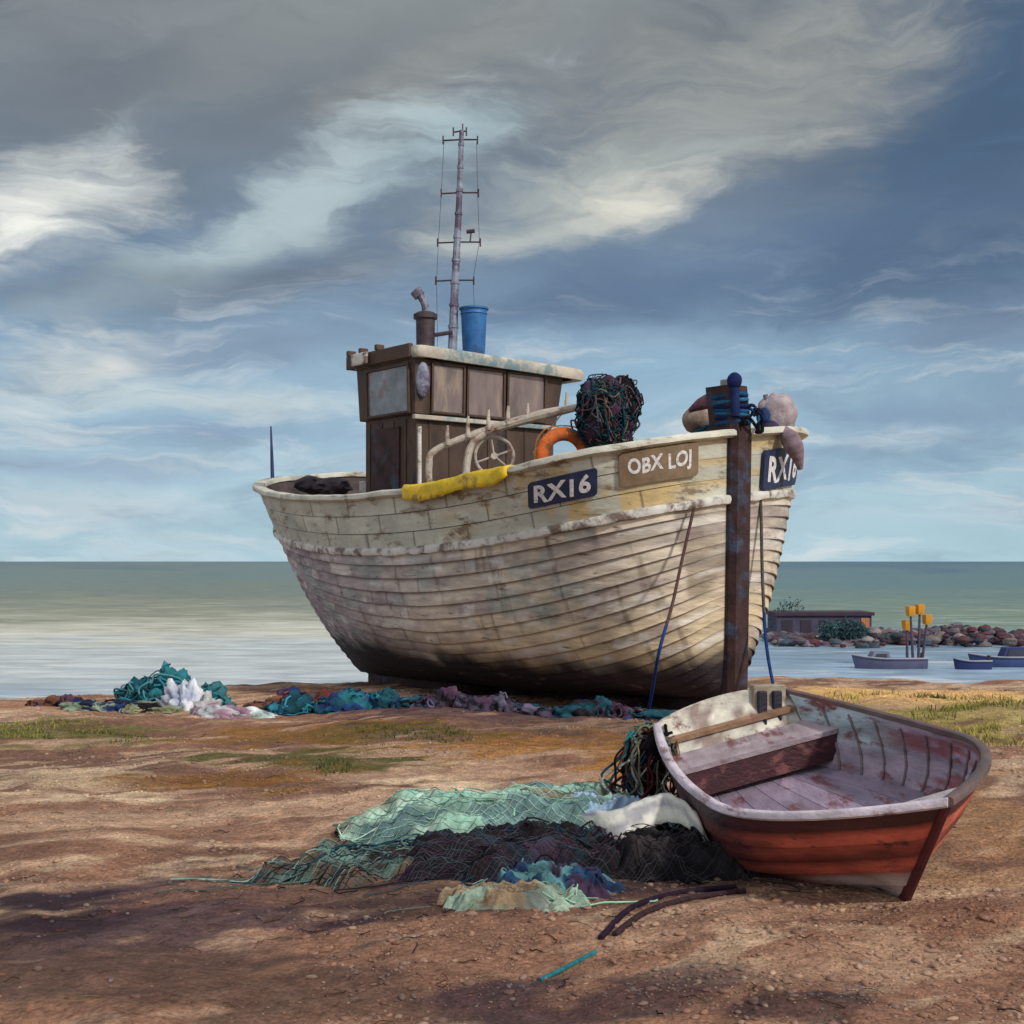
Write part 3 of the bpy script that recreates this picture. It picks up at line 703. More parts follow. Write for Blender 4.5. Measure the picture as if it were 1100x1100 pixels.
def board(name, corners, side, m, txt, label, tilt=.0, mar=(.09, .16), flip=False):
    (ta, ha), (tb, hb_), (tc_, hc), (td, hd) = corners       # u=0 top, u=1 top, u=1 bottom, u=0 bottom
    def S(u, v, off):
        ka, kb, kc, kd = [(1-q_)**.4 for q_ in (ta, tb, tc_, td)]; t = 1-((ka*(1-u)+kb*u)*v+(kd*(1-u)+kc*u)*(1-v))**2.5; h = (ha*(1-u)+hb_*u)*v+(hd*(1-u)+hc*u)*(1-v)
        return hp(PB, t, h, side, off)
    U, Vv = np.meshgrid(np.linspace(0, 1, 41), np.linspace(0, 1, 13), indexing='ij')
    # rounded corners
    ru, rv = .035, .12
    def rnd(U, V):
        U = U.copy()
        for k in range(U.shape[1]):
            v = V[0, k]; e = min(v, 1-v); 
            if e < rv: ins = ru*(1-math.sqrt(max(0, 1-(1-e/rv)**2))); U[:, k] = ins+(1-2*ins)*U[:, k]
        return U
    Ur = rnd(U, Vv)
    b = MB(); top = S(Ur, Vv, np.full(U.shape, .055)); bot = S(Ur, Vv, np.full(U.shape, .01))
    b.grid(top); 
    for e in (np.s_[0, :], np.s_[-1, :], np.s_[:, 0], np.s_[:, -1]): b.grid(np.array([top[e], bot[e]]))
    o = b.build(name, m, boat, auto=40)
    if label: o['label'] = label
    V, Fc = text_mesh(txt)
    u = mar[0]+(1-2*mar[0])*V[:, 0]; v = mar[1]+(1-2*mar[1])*V[:, 1]
    v = v+.03*np.sin(u*17)
    u2 = 1-u if flip else u
    l = MB(); l.add(S(u2, v, np.full(len(u), .0585)), Fc, (1, 1, 1)); l.build('lettering', M['letter'], o, smooth=False)
    return o
cs = [find_th(*c, -1) for c in ((570, 518), (642, 501), (642, 531), (571, 546))]
board('number_board', cs, -1, M['navy'], 'RX16', 'navy board with white number RX16 on the near side')
cs = [find_th(*c, -1) for c in ((664, 487), (747, 474), (747, 510), (665, 523))]
board('name_board', cs, -1, M['nameboard'], 'OBX LOJ', 'brown name board with white letters', mar=(.1, .2))
# far bow board: reads from stem aft when seen from that side
k_ = lambda a, b: 1-((1-a)**.4+2.3*((1-b)**.4-(1-a)**.4))**2.5
ta_ = .9987; tb_ = k_(ta_, .9926)
cs = [(ta_, .935), (tb_, .95), (tb_, .80), (ta_, .785)]
board('number_board', cs, 1, M['navy'], 'RX16', 'navy board with white number on the far bow')

# ------------------------------------------------------------------ wheelhouse, plumb frame
th = PB['th']; CX, CY = PB['X'], PB['Y']
def pf(x, y, z): return np.array([CX+x*math.cos(th)+y*math.sin(th), CY-x*math.sin(th)+y*math.cos(th), z])
def solve_pf(px, x=None, y=None):
    k = (px-550)/F
    if y is not None:   # find x
        return (k*(CY+y*math.cos(th))-CX-y*math.sin(th))/(math.cos(th)+k*math.sin(th))
    return (k*(CY-x*math.sin(th))-CX-x*math.cos(th))/(math.sin(th)-k*math.cos(th))
def zat(py, P): return H-(py-603)/F*P[1]
XF = -.52
YS = solve_pf(446, x=XF); YP = solve_pf(603, x=XF)
XA = solve_pf(386, y=YS)
corner = pf(XF, YS, 0)
ZR = zat(384, corner); ZM = zat(444, corner); ZB = 2.05
print('wheelhouse', XF, XA, YS, YP, ZR, ZM)
house = MB()
ins = .09
house.box(pf, XA+ins, XF-ins*.4, YS+ins*.5, YP-ins*1.3, ZB, ZM+.01)
# flared upper storey with raked port side
p = [pf(XA, YS, ZM), pf(XF, YS, ZM), pf(XF, YP-.10, ZM), pf(XA, YP-.10, ZM), pf(XA-.05, YS-.02, ZR), pf(XF+.02, YS-.02, ZR), pf(XF+.02, YP+.03, ZR), pf(XA-.05, YP+.03, ZR)]
house.hexa(p)
cab = house.build('wheelhouse', M['cabin'], boat, smooth=False, bevel=.015)
# boards: vertical cover strips on the lower storey
ls = MB()
for yy in np.linspace(YS+.25, YP-.35, 7): ls.box(pf, XF-ins*.4-.002, XF-ins*.4+.014, yy, yy+.03, ZB, ZM-.09)
for xx in np.linspace(XA+.2, XF-.3, 4): ls.box(pf, xx, xx+.03, YS+ins*.5-.014, YS+ins*.5+.002, ZB, ZM-.05)
ls.build('cover_strip', M['cabin'], cab, smooth=False)
# door on the starboard side
dr = MB(); dr.box(pf, XA+.28, XF-.42, YS+ins*.5-.03, YS+ins*.5-.004, ZB+.05, ZM-.14); dro = dr.build('door', M['wood_dark'], cab, smooth=False, bevel=.006)
lg = MB(); lg.box(pf, XF-.03, XF+.045, YS-.03, YP-.09, ZM-.075, ZM-.012); lg.build('ledge', M['roof'], cab, smooth=False, bevel=.01)
gr = MB(); c0 = pf(XF+.06, YS+.03, 0); gr.tube([W(c0[0], c0[1], zat(522, c0)), W(c0[0], c0[1], zat(490, c0)), W(c0[0], c0[1], zat(458, c0))], .027); gr.build('grab_rail', M['whitepaint'], cab)
# windows: front three and one at the side
def win(face, a0, a1, z0, z1, m, sk=0.):
    fr_ = MB(); pn = MB(); e = .035; dp = .04
    if face == 'front':
        def f(a, d, z): return pf(XF+d+.02*(z-ZM)/(ZR-ZM), a, z)
    else:
        def f(a, d, z): return pf(a, YS-d-.02*(z-ZM)/(ZR-ZM), z)
    for (u0, u1, v0, v1) in ((a0-e, a0, z0-e, z1+e), (a1, a1+e, z0-e, z1+e), (a0, a1, z0-e, z0), (a0, a1, z1, z1+e)):
        fr_.hexa([f(u0, -.01, v0), f(u1, -.01, v0), f(u1, dp, v0), f(u0, dp, v0), f(u0, -.01, v1), f(u1, -.01, v1), f(u1, dp, v1), f(u0, dp, v1)])
    o = fr_.build('window', M['cabin'], cab, smooth=False, bevel=.006)
    pn.hexa([f(a0, .002, z0), f(a1, .002, z0), f(a1, .012, z0), f(a0, .012, z0), f(a0, .002, z1), f(a1, .002, z1), f(a1, .012, z1), f(a0, .012, z1)])
    pn.build('pane', m, o, smooth=False)
for x0, x1 in ((464, 496), (502, 539), (545, 583)):
    win('front', solve_pf(x0, x=XF), solve_pf(x1, x=XF), ZM+.05, ZR-.075, M['pane'])
win('side', solve_pf(397, y=YS), solve_pf(440, y=YS), ZM+.05, ZR-.09, M['pane_blue'])
# oval lamp on the front corner
q = pf(XF+.05, YS+.09, (ZM+ZR)/2+.08)
lm = MB(); lm.blob(q, (.10, .06, .24), 3, .03); lm.build('corner_lamp', M['mast'], cab)
# roof with rounded edge and a visor to port
rf = MB()
def roof_out(n=8):
    x0, x1, y0, y1 = XA-.14, XF+.16, YS-.07, YP+.36
    r = .12; pts = []
    for (cx, cy, a0) in ((x1-r, y1-r, 0), (x0+r, y1-r, 90), (x0+r, y0+r, 180), (x1-r, y0+r, 270)):
        for k in range(n+1):
            a = R(a0+90*k/n); pts.append((cx+r*math.cos(a), cy+r*math.sin(a)))
    return np.array(pts)
ro = roof_out(); cxy = ro.mean(0)
def dz(y): return -.07*sm(YP-.6, YP+.4, y)
lv = [(.90, ZR+.0), (.985, ZR+.0), (1., ZR+.04), (1., ZR+.12), (.985, ZR+.155), (.7, ZR+.19), (.3, ZR+.21), (0.001, ZR+.215)]
G = np.array([[pf(cxy[0]+(x-cxy[0])*s, cxy[1]+(y-cxy[1])*s, z+dz(cxy[1]+(y-cxy[1])*s)) for x, y in ro] for s, z in lv])
rf.grid(G, closed=True); roof = rf.build('roof', M['roof'], cab, auto=40)
# brown parapet along the aft starboard roof edge with a pale lamp box
pp = MB(); pp.box(pf, XA-.20, XF-.0, YS-.10, YS-.03, ZR+.0, ZR+.19)
for xx in (XA-.18, XA+.14, XA+.55): pp.box(pf, xx, xx+.07, YS-.11, YS+.02, ZR+.19, ZR+.27)
pp.box(pf, XA-.20, XA-.12, YS-.03, YS+.9, ZR+.0, ZR+.2); pp.build('parapet', M['cabin'], roof, smooth=False, bevel=.012)
lb = MB(); lb.box(pf, XA+.02, XA+.42, YS-.16, YS-.11, ZR+.02, ZR+.19); lb.build('lamp_box', M['whitepaint'], roof, smooth=False, bevel=.02)

# chimney with bent pipe
cq = pf(XA+.55, YS+.42, 0); D = cq[1]; cxp = (457-550)/F*D; 
def cf(x, y, z): return W(cxp+x, D+y, z)
z0 = ZR+.15; zt = zat(338, cq)
ch = MB(); ch.lathe(cf, [(.001, z0), (.15, z0), (.15, z0+.1), (.13, z0+.12), (.135, zt-.07), (.17, zt-.06), (.17, zt), (.12, zt+.03), (.001, zt+.03)], 20); chim = ch.build('chimney', M['iron'], boat, auto=40)
pi_ = MB(); pi_.tube(spline([at(456, 343, D), at(457, 330, D), at(453, 320, D), at(449, 314, D)], 16), .055, 10); pi_.tube([at(451, 318, D), at(446, 312, D)], .085, 12); pi_.build('flue_pipe', M['mast'], chim)
bk = MB(); bk.tube([at(466, 360, D), at(486, 357, D)], .03, 8); bk.build('bracket', M['iron'], chim)
# mast
mq = pf(XF-.55, 0, 0); D = mq[1]
mp_ = np.array([at(486, 376, D), at(489, 300, D), at(493, 220, D), at(496, 140, D)]); mp_ = spline(mp_, 30)
ms = MB(); ms.tube(mp_, np.linspace(.07, .034, 30), 10)
for k in range(3, 29, 3): ms.tube([mp_[k], mp_[k]+W(0, 0, .04)], np.linspace(.082, .042, 30)[k], 10)
mast = ms.build('mast', M['mast'], boat)
def mast_at(py):
    j = np.argmin([abs(screen(q)[1]-py) for q in mp_]); return mp_[j]
for py, x0, x1 in ((150, 476, 513), (207, 474, 514), (260, 470, 516), (301, 468, 509), (141, 487, 501)):
    s_ = MB(); y_ = D-.06 if False else D
    s_.tube([at(x0, py+1, D), at((x0+x1)/2, py, D), at(x1, py, D)], .012, 6)
    for xx in (x0, x1): s_.tube([at(xx, py+5, D), at(xx, py-4, D)], .012, 6)
    s_.build('spreader', M['iron'], mast)
for xs_ in ((477, 474, 471, 469, 470), (512, 513, 515, 508, 512)):
    s_ = MB(); s_.tube([at(xs_[0], 152, D), at(xs_[1], 207, D), at(xs_[2], 260, D), at(xs_[3], 301, D), at(xs_[4], 372, D)], .0035, 5); s_.build('stay', M['iron'], mast)
s_ = MB(); s_.tube([at(505, 260, D), at(506, 250, D)], .012, 6); s_.tube([at(501, 249, D), at(510, 248, D)], .03, 8); s_.build('mast_lamp', M['iron'], mast)
s_ = MB(); s_.tube([at(497, 142, D), at(497, 133, D)], .01, 6); s_.build('aerial', M['iron'], mast)
# blue tub on the roof
D = pf(XF-.35, .25, 0)[1]; bq = at(509, 368, D)
def bf_(x, y, z): return W(bq[0]+x, D+y, z)
z0 = ZR+.2; zt = zat(331, bq); 
tb = MB(); tb.lathe(bf_, [(.001, z0), (.155, z0), (.16, z0+.02), (.185, zt-.10), (.20, zt-.09), (.19, zt-.07), (.195, zt-.03), (.215, zt-.025), (.215, zt), (.19, zt+.0), (.17, zt-.05), (.16, z0+.25), (.001, z0+.25)], 28)
tub = tb.build('plastic_tub', M['blue'], None, auto=40); tag(tub, 'bright blue plastic tub standing on the wheelhouse roof beside the mast', 'tub')

# stern staff, gallows pipework with pegs, hauling wheel
sf = MB(); b0 = hp(PB, .06, 1., -1)
Dq = 21.2; sf.tube([at(293, 524, Dq), at(292, 490, Dq), at(291, 458, Dq)], np.array([.035, .026, .012]), 8); sf.build('staff', M['bluepaint'], boat)
D1 = 16.6
rl = MB()
main = spline([at(461, 528, D1), at(461, 500, D1), at(466, 485, D1), at(500, 470, D1), at(545, 456, D1), at(590, 444, D1-.1), at(628, 436, D1-.3)], 50)
rl.tube(main, np.concatenate([np.full(20, .045), np.linspace(.045, .07, 20), np.linspace(.07, .04, 10)]), 10)
rl.tube(spline([at(500, 522, D1), at(502, 495, D1), at(507, 478, D1), at(520, 465, D1)], 20), .05, 10)
for px, p0, p1 in ((481, 478, 457), (503, 470, 447), (525, 462, 440), (546, 456, 436), (567, 450, 433), (609, 441, 421)):
    rl.tube([at(px, p0, D1-.05), at(px-.5, (p0+p1)/2, D1-.05), at(px, p1, D1-.05)], np.array([.03, .026, .014]), 7)
rl.tube([at(573, 487, D1), at(590, 462, D1), at(606, 441, D1)], .012, 6)
rl.build('gallows_pipe', M['metal'], boat)
wh = MB(); c = at(531, 490, D1+.1); a = np.linspace(0, 2*math.pi, 41)
wl = lat*.25+fwd*.97; ex = np.array([wl[1]*-1, wl[0], 0]); ex = -ex/np.linalg.norm(ex)
rim = np.array([c+.245*(math.cos(t)*W(1, .15, 0)+math.sin(t)*W(0, 0, 1)) for t in a]); wh.tube(rim, .022, 8, caps=False)
wh.tube([c-W(0, .05, 0), c+W(0, .12, 0)], .045, 10)
for t in (100, 200, 320, 20): wh.tube([c, c+.24*(math.cos(R(t))*W(1, .15, 0)+math.sin(R(t))*W(0, 0, 1))], .014, 6)
wh.build('hauling_wheel', M['metal'], boat)
# cleat box on the aft deck
cb_ = MB(); g = at(391, 522, 18.9)
def g_(x, y, z): return g+W(x, y, z)
cb_.box(g_, -.06, .07, -.06, .06, -.6, .07); cb_.build('bollard', M['whitepaint'], boat, smooth=False, bevel=.01)
cb_ = MB()
for q_ in ((335, 521, 20.4), (358, 523, 19.9)): cb_.blob(at(*q_), (.28, .2, .14), 3, .3, 2., q_[0])
cb_.build('deck_gear', M['iron'], boat)

# yellow oilcloth over the rail
i0 = [np.argmin(abs(screen(rr)[0]-x)+(rr[:, 1] > 19)*1e4+(np.arange(len(rr)) < len(rr)*.5)*1e4) for x in (441, 556)]
seg = rr[i0[0]:i0[1]]; sdy, upy = frames(rr); sdy = sdy[i0[0]:i0[1]]
n = len(seg); qq = np.linspace(0, 1, n)
prof = [(-.12, .02), (-.09, .072), (0, .078), (.10, .076), (.125, .05), (.13, .0), (.132, -.05), (.125, -.10)]
G = []
for i in range(n):
    droop = .75+.5*vn(np.array(i*.12), np.array(3.))-.25*(qq[i] > .9)*(qq[i]-.9)*10
    G.append([seg[i]+sdy[i]*(a_+.012*math.sin(i*.5+b_*9))+W(0, 0, 1)*((b_*droop if b_ < 0 else b_)+.012*math.sin(i*.23+a_*20)) for a_, b_ in prof])
G = np.array(G); _w = (fbm(np.arange(n)[:, None]*.45+np.arange(8)[None]*.9, np.arange(8)[None]*.8+0*np.arange(n)[:, None], 3, 66)-.5)[..., None]*.03; G = G+_w*(sdy[:, None]+W(0, 0, .6)); c0 = G.mean(1)[:, None]
e = (1-sm(0, .03, qq)*sm(1, .97, qq))[:, None, None]; G = G*(1-e*.35)+c0*e*.35
yt = MB(); yt.grid(G); o = yt.build('oilcloth', M['yellow'], None, auto=0)
sdm = o.modifiers.new('Solid', 'SOLIDIFY'); sdm.thickness = .012
tag(o, 'bright yellow oilcloth folded over the fishing boat rail below the wheelhouse', 'oilcloth')

# ------------------------------------------------------------------ rope, nets, buoys
def tangle(mb, c, rad, n, cols, r=(.006, .014), seed=0, ln=(5, 9), surf=True):
    g = np.random.default_rng(seed); rad = np.asarray(rad, float)
    for k in range(n):
        m_ = g.integers(*ln); d = g.normal(size=3); d /= np.linalg.norm(d); pts = []
        v = g.normal(size=3)*.5
        for j in range(m_):
            v = v*.6+g.normal(size=3)*.35; d = d+v*.6; d /= np.linalg.norm(d)
            s = 1.0+.08*g.normal() if surf else g.random()**.3
            q = c+d*rad*s; 
            pts.append(q)
        P = spline(np.array(pts), m_*5)
        zg = ground_z(P[:, 0], P[:, 1]); P[:, 2] = np.maximum(P[:, 2], zg+.004)
        col = np.array(cols[g.integers(len(cols))])*(.7+.6*g.random())
        mb.tube(P, g.uniform(*r), 5, col, caps=False)
TEAL = lin(30, 118, 128); DTEAL = lin(20, 66, 80); MINT = lin(140, 182, 164); BLK = lin(24, 20, 26); PLUM = lin(66, 46, 66); PALE = lin(186, 190, 188); NAVY = lin(26, 46, 92); BRN = lin(92, 62, 48); KHAKI = lin(128, 122, 88); BLUE = lin(40, 100, 160)

# lifebuoy standing on deck behind the rail
lbq = at(606, 491, 16.0)
a = np.linspace(0, 2*math.pi, 49)[:-1]; G = []
for t in a:
    er = math.cos(t)*(W(1, .35, 0)/1.06)+math.sin(t)*W(0, 0, 1); nn = np.cross(er, W(.33, -.94, 0))
    ax = W(.33, -.94, 0); row = []
    for s in np.arange(16)/16*2*math.pi:
        row.append(lbq+er*(.285+.085*math.cos(s))+ax*.075*math.sin(s))
    G.append(row)
G.append(G[0]); m_ = MB(); m_.grid(np.array(G), closed=True)
lbo = empty('lifebuoy', lbq-W(0, 0, .37)); m_.build('ring', M['orange'], lbo, auto=0)
m2 = MB(); P = [lbq+(math.cos(t)*(W(1, .35, 0)/1.06)+math.sin(t)*W(0, 0, 1))*(.385+.03*math.sin(2*t)**2) for t in np.linspace(0, 2*math.pi, 60)]
m2.tube(P, .009, 6, lin(150, 110, 70), caps=False); m2.build('grab_line', M['rope'], lbo)
tag(lbo, 'orange lifebuoy ring propped against the rail in front of the wheelhouse', 'lifebuoy')

# net bundle hoisted at the end of the gallows
D1 = 16.0
nb = MB(); c = at(650, 447, D1)
nb.blob(c, (.33, .30, .42), 4, .35, 1.6, 2, PLUM); nb.blob(at(668, 436, D1), (.2, .22, .33), 3, .3, 2, 4, BLK); nb.blob(at(640, 425, D1), (.2, .2, .2), 3, .3, 2, 6, lin(70, 62, 78))
tangle(nb, c, (.35, .33, .45), 240, [DTEAL, PLUM, BLK, lin(96, 96, 80), lin(84, 80, 92), lin(40, 52, 70), lin(96, 66, 70), DTEAL, lin(60, 80, 78)], (.005, .013), 3)
tangle(nb, at(668, 436, D1), (.22, .24, .35), 110, [BLK, PLUM, lin(60, 54, 66), DTEAL, lin(90, 84, 90)], (.005, .012), 8)
tangle(nb, at(640, 425, D1), (.21, .21, .21), 60, [BLK, PLUM, KHAKI, DTEAL, lin(90, 84, 90)], (.005, .011), 18)
tangle(nb, at(655, 470, D1), (.28, .25, .22), 40, [DTEAL, PLUM, BLK, KHAKI], (.008, .016), 4)
for x, y0, y1 in ((650, 485, 506), (656, 485, 498), (661, 484, 500), (644, 482, 492)):
    nb.tube(spline([at(x, y0-8, D1), at(x+1, (y0+y1)/2, D1-.45), at(x-1, y1, D1-.45)], 12), .016, 6, PLUM)
tag(nb.build('net_bundle', M['rope'], auto=0), 'dark bundle of fishing net hanging above the rail at the end of the pipe', 'net bundle')

# stem head knob, lashings
D2 = float(sp_[-1][1])
kn = MB(); q = sp_[-1]
kn.blob(at(789, 409, D2-.16), (.085, .085, .095), 3, .05, 1, 1, lin(20, 34, 84)); kn.tube([at(789, 412, D2-.16), at(790, 447, D2-.16)], .05, 10, lin(24, 38, 84))
kn.build('mooring_post', M['attr'], boat)
pb_ = MB(); 
def q_(x, y, z): return q+lat*y+fwd*x+W(0, 0, z)
pb_.box(q_, -.2, .0, .02, .17, -.05, .10); pb_.build('sampson_post', M['roof'], boat, smooth=False, bevel=.015)
lash = MB()
for k in range(7):
    cc = sp_[-1]+up3*(-.12-.05*k)+fwd*(-.06)
    P = [cc+lat*.15*math.cos(t)*1.05+fwd*.21*math.sin(t)+W(0, 0, .02*math.sin(t+k)) for t in np.linspace(0, 6.28, 25)]
    lash.tube(P, .026, 7, [lin(30, 74, 118), lin(44, 100, 136), lin(26, 40, 78)][k % 3], caps=False)
tangle(lash, at(803, 452, D2), (.16, .16, .2), 16, [lin(34, 84, 122), lin(26, 40, 78), BLK], (.012, .022), 9)
lo = lash.build('rope_lashing', M['rope'], auto=0); tag(lo, 'blue rope lashed in turns round the head of the stem post', 'rope')
# sack-like fender left of the stem with blue straps
D3 = 15.2
def fender(name, pts, rads, col, label, seed, group='fenders hung round the bow'):
    m_ = MB(); P = spline(pts, 24); r_ = np.interp(np.linspace(0, 1, 24), np.linspace(0, 1, len(rads)), rads)
    cc = np.array([np.array(col)*(.8+.5*vn(np.array(i*.7), np.array(seed*1.))) for i in range(24)])
    m_.tube(P, r_, 18, cc); o = m_.build(name, M['attr'], auto=0); tag(o, label, 'fender', group)
    return o
fender('fender', [at(742, 464, D3), at(748, 452, D3), at(768, 448, D3), at(792, 444, D3)], [.06, .16, .20, .21, .15], lin(150, 132, 122), 'tan sack-like fender lying on the rail left of the stem', 1)
fender('fender', [at(740, 441, D3-.12), at(756, 434, D3-.12), at(774, 430, D3-.12), at(790, 440, D3-.12)], [.02, .08, .11, .10, .05], lin(86, 58, 68), 'dark maroon rolled fender lying on top of the tan one', 2)
stp = MB(); stp.tube(spline([at(743, 467, D3-.24), at(760, 458, D3-.24), at(780, 450, D3-.24), at(796, 444, D3-.2)], 16), .024, 6, lin(30, 84, 112)); stp.tube(spline([at(765, 460, D3-.24), at(776, 464, D3-.24), at(787, 474, D3-.25)], 10), .022, 6, lin(36, 88, 116))
tag(stp.build('strap', M['rope']), 'teal strap tied across the fender left of the stem', 'strap')
dr_ = MB(); dr_.tube(spline([hp(PB, find_th(744, 470, -1)[0], 1.01, -1, .12), hp(PB, find_th(744, 490, -1)[0], .93, -1, .06), hp(PB, find_th(742, 515, -1)[0], .85, -1, .06), hp(PB, find_th(741, 530, -1)[0], .77, -1, .1)], 20), np.linspace(.045, .02, 20), 8, lin(98, 76, 78), caps=False)
tag(dr_.build('hanging_rope', M['rope']), 'thick brown rope end hanging down the bow planks beside the name board', 'rope')
bP = hp(PB, .985, 1.0, 1, .1)
D4 = 15.6
m_ = MB(); m_.blob(at(835, 447, D4), (.23, .2, .27), 4, .16, 1.6, 3, lin(158, 146, 152)); m_.tube([at(824, 432, D4), at(822, 424, D4)], .03, 8, lin(120, 110, 120))
tag(m_.build('buoy', M['attr'], auto=0), 'large pale mauve buoy on the rail right of the stem', 'buoy', 'buoys at the bow')
m_ = MB(); m_.blob(at(820, 447, D4-.35), (.085, .085, .1), 3, .08, 1.3, 5, lin(30, 58, 104)); tag(m_.build('buoy', M['attr'], auto=0), 'small dark blue buoy, upper of two tucked right of the stem', 'buoy', 'buoys at the bow')
m_ = MB(); m_.blob(at(827, 461, D4-.35), (.12, .1, .10), 3, .08, 1.3, 6, lin(58, 48, 82)); tag(m_.build('buoy', M['attr'], auto=0), 'dark plum buoy just below the small blue one right of the stem', 'buoy', 'buoys at the bow')
fender('fender', [at(842, 462, 15.0), at(850, 474, 14.9), at(856, 488, 14.9), at(860, 504, 14.95)], [.06, .11, .11, .07, .03], lin(128, 110, 122), 'mauve rolled fender hanging over the far rail at the right edge of the bow', 3)

# mooring ropes
def rope(name, pts, r_, cols, label, n=50):
    P = spline(pts, n); k = len(cols); idx = np.linspace(0, k-1e-3, n).astype(int)
    m_ = MB(); m_.tube(P, r_, 8, np.array([cols[i] for i in idx])); tag(m_.build(name, M['rope'], auto=0), label, 'rope')
a1 = hp(PB, find_th(740, 545, -1)[0], .76, -1, .10)
rope('mooring_rope', [a1, at(733, 600, a1[1]-.15), at(722, 650, a1[1]-.5), at(708, 700, a1[1]-1.1), np.append(at(694, 750, 14.0)[:2], gz(*at(694, 750, 14.0)[:2])+.02), np.append(at(670, 768, 13.2)[:2], gz(*at(670, 768, 13.2)[:2])+.02)], .017,
     [lin(88, 66, 66)]*3+[lin(40, 60, 120)]*3, 'thin mooring rope running down the near bow planks to the beach, left of the stem')
a2 = hp(PB, .97, 1., 1, .12)
rope('mooring_rope', [at(812, 478, 15.0), at(817, 540, 14.9), at(819, 620, 14.8), at(823, 690, 14.6), at(832, 742, 14.3), np.append(at(840, 760, 13.9)[:2], gz(*at(840, 760, 13.9)[:2])+.02)], .019,
     [lin(88, 84, 84)]*3+[lin(36, 60, 116)]*3, 'thin mooring rope hanging from the far bow rail to the beach, right of the stem')

# ------------------------------------------------------------------ dinghy
ding = empty('dinghy', posed(PD, np.array([0, 0, 0.])))
tag(ding, 'small open red dinghy with pale gunwale lying tilted on the beach in front', 'dinghy')
TD = np.linspace(0, 1, 120); ND = len(TD)
def dcol(t, h, side, seed):
    red = np.array(lin(196, 100, 84)); dred = np.array(lin(84, 36, 40)); blk = np.array(lin(36, 26, 40)); gry = np.array(lin(196, 184, 186))
    n = fbm(t*7, h*3+seed, 4, 61)
    hb2 = h+.05*(n-.5)
    c = np.ones((len(t), 3))*red
    def mx(col, m):
        nonlocal c
        m = np.clip(m, 0, 1)[:, None]; c = c*(1-m)+col*m
    mx(dred, sm(.62, .56, hb2)*sm(.40, .47, hb2)*.85); mx(blk, sm(.78, .85, hb2)*.9); 
    mx(np.array(lin(64, 34, 42)), sm(.80, .62, t+.3*(n-.5))*.85)  # shade on the after part, painted into the hull colour
    mx(gry, sm(.33, .29, hb2)*sm(.70, .85, t)); mx(blk, sm(.30, .22, hb2)*sm(.85, .65, t)*.8)
    c = c*(.7+.6*fbm(t*14, h*10+seed, 4, 63))[:, None]
    return c
dh = MB(); NS = 6
for side in (-1, 1):
    for k in range(NS):
        rows = []; cols = []
        for q, o in ((0, .0), (.0, .012), (.1, .013), (.5, .008), (1., .001)):
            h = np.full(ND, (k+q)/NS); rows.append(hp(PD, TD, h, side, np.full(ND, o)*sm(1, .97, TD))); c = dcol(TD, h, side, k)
            if q in (0, 1.): c = c*.7
            cols.append(c)
        dh.grid(np.array(rows), np.array(cols))
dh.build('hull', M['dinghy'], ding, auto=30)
# inner skin with ribs, bottom boards
di = MB()
hsI = np.linspace(.16, .985, 26)
tl = TD[2:-2]
for side in (-1, 1):
    rows = []; cols = []
    for h in hsI:
        hh = np.full(len(tl), h); lapo = -.022-.006*((h*NS) % 1)
        rows.append(hp(PD, tl, hh, side, lapo)); n = fbm(tl*8, hh*6, 4, 71+side); n2 = fbm(tl*4, hh*11, 4, 73+side)
        c = np.array(lin(156, 142, 158))*(.55+.8*n)[:, None]
        rd = (sm(.5, .62, n2)*(.8 if h > .35 else .3))[:, None]; c = c*(1-rd)+np.array(lin(128, 54, 58))*rd
        bl = (sm(.45, .2, tl)*sm(.55, .75, hh))[:, None]*.8; c = c*(1-bl)+np.array(lin(168, 196, 204))*bl*(.7+.5*n)[:, None]+c*0
        cols.append(c)
    di.grid(np.array(rows), np.array(cols))
di.build('inner_skin', M['dinghy_in'], ding, auto=25)
fl = MB()
Ps = hp(PD, tl, np.full(len(tl), .36), -1, -.02); Pp = hp(PD, tl, np.full(len(tl), .36), 1, -.02)
rows = []; cols = []
for j in range(7):
    for q in (0.02, .98):
        f = (j+q)/7; rows.append(Ps*(1-f)+Pp*f+W(0, 0, .012)); cols.append(np.array(lin(150, 134, 156))*(.5+.9*fbm(tl*7+j*4, np.full(len(tl), f*2), 4, 75))[:, None])
    rows.append(Ps*(1-(j+.99)/7)+Pp*(j+.99)/7-W(0, 0, .01)); cols.append(cols[-1]*.3); 
fl.grid(np.array(rows), np.array(cols)); fl.build('bottom_boards', M['dinghy_in'], ding, auto=25)
for t in np.linspace(.12, .86, 9):
    for side in (-1, 1):
        r_ = MB(); hh = np.linspace(.36, .93, 18); r_.tube(hp(PD, np.full(18, t), hh, side, -.03), .008, 6, np.array(lin(126, 112, 118))*.8)
        r_.build('rib', M['dinghy_in'], ding)
# gunwale rails
for side, cl in ((-1, lin(196, 186, 198)), (1, lin(98, 82, 80))):
    P = hp(PD, TD, np.full(ND, 1.), side); s_, u_ = frames(P)
    if np.dot(s_[60], hp(PD, .5, 1., side)-hp(PD, .5, 1., -side)) < 0: s_ = -s_
    n = fbm(TD*20, TD*0+side, 4, 77+side)
    g_m = MB(); g_m.sweep(P, s_, u_, [(-.026, -.012), (-.026, .012), (-.016, .019), (.014, .019), (.024, .01), (.024, -.016), (.010, -.026)], np.array(cl)*(.6+.75*n)[:, None])
    o = g_m.build('gunwale_rail', M['dinghy_in'], ding, auto=50); o['label'] = 'pale worn rail on the near side' if side < 0 else 'brown grey rail on the far side'
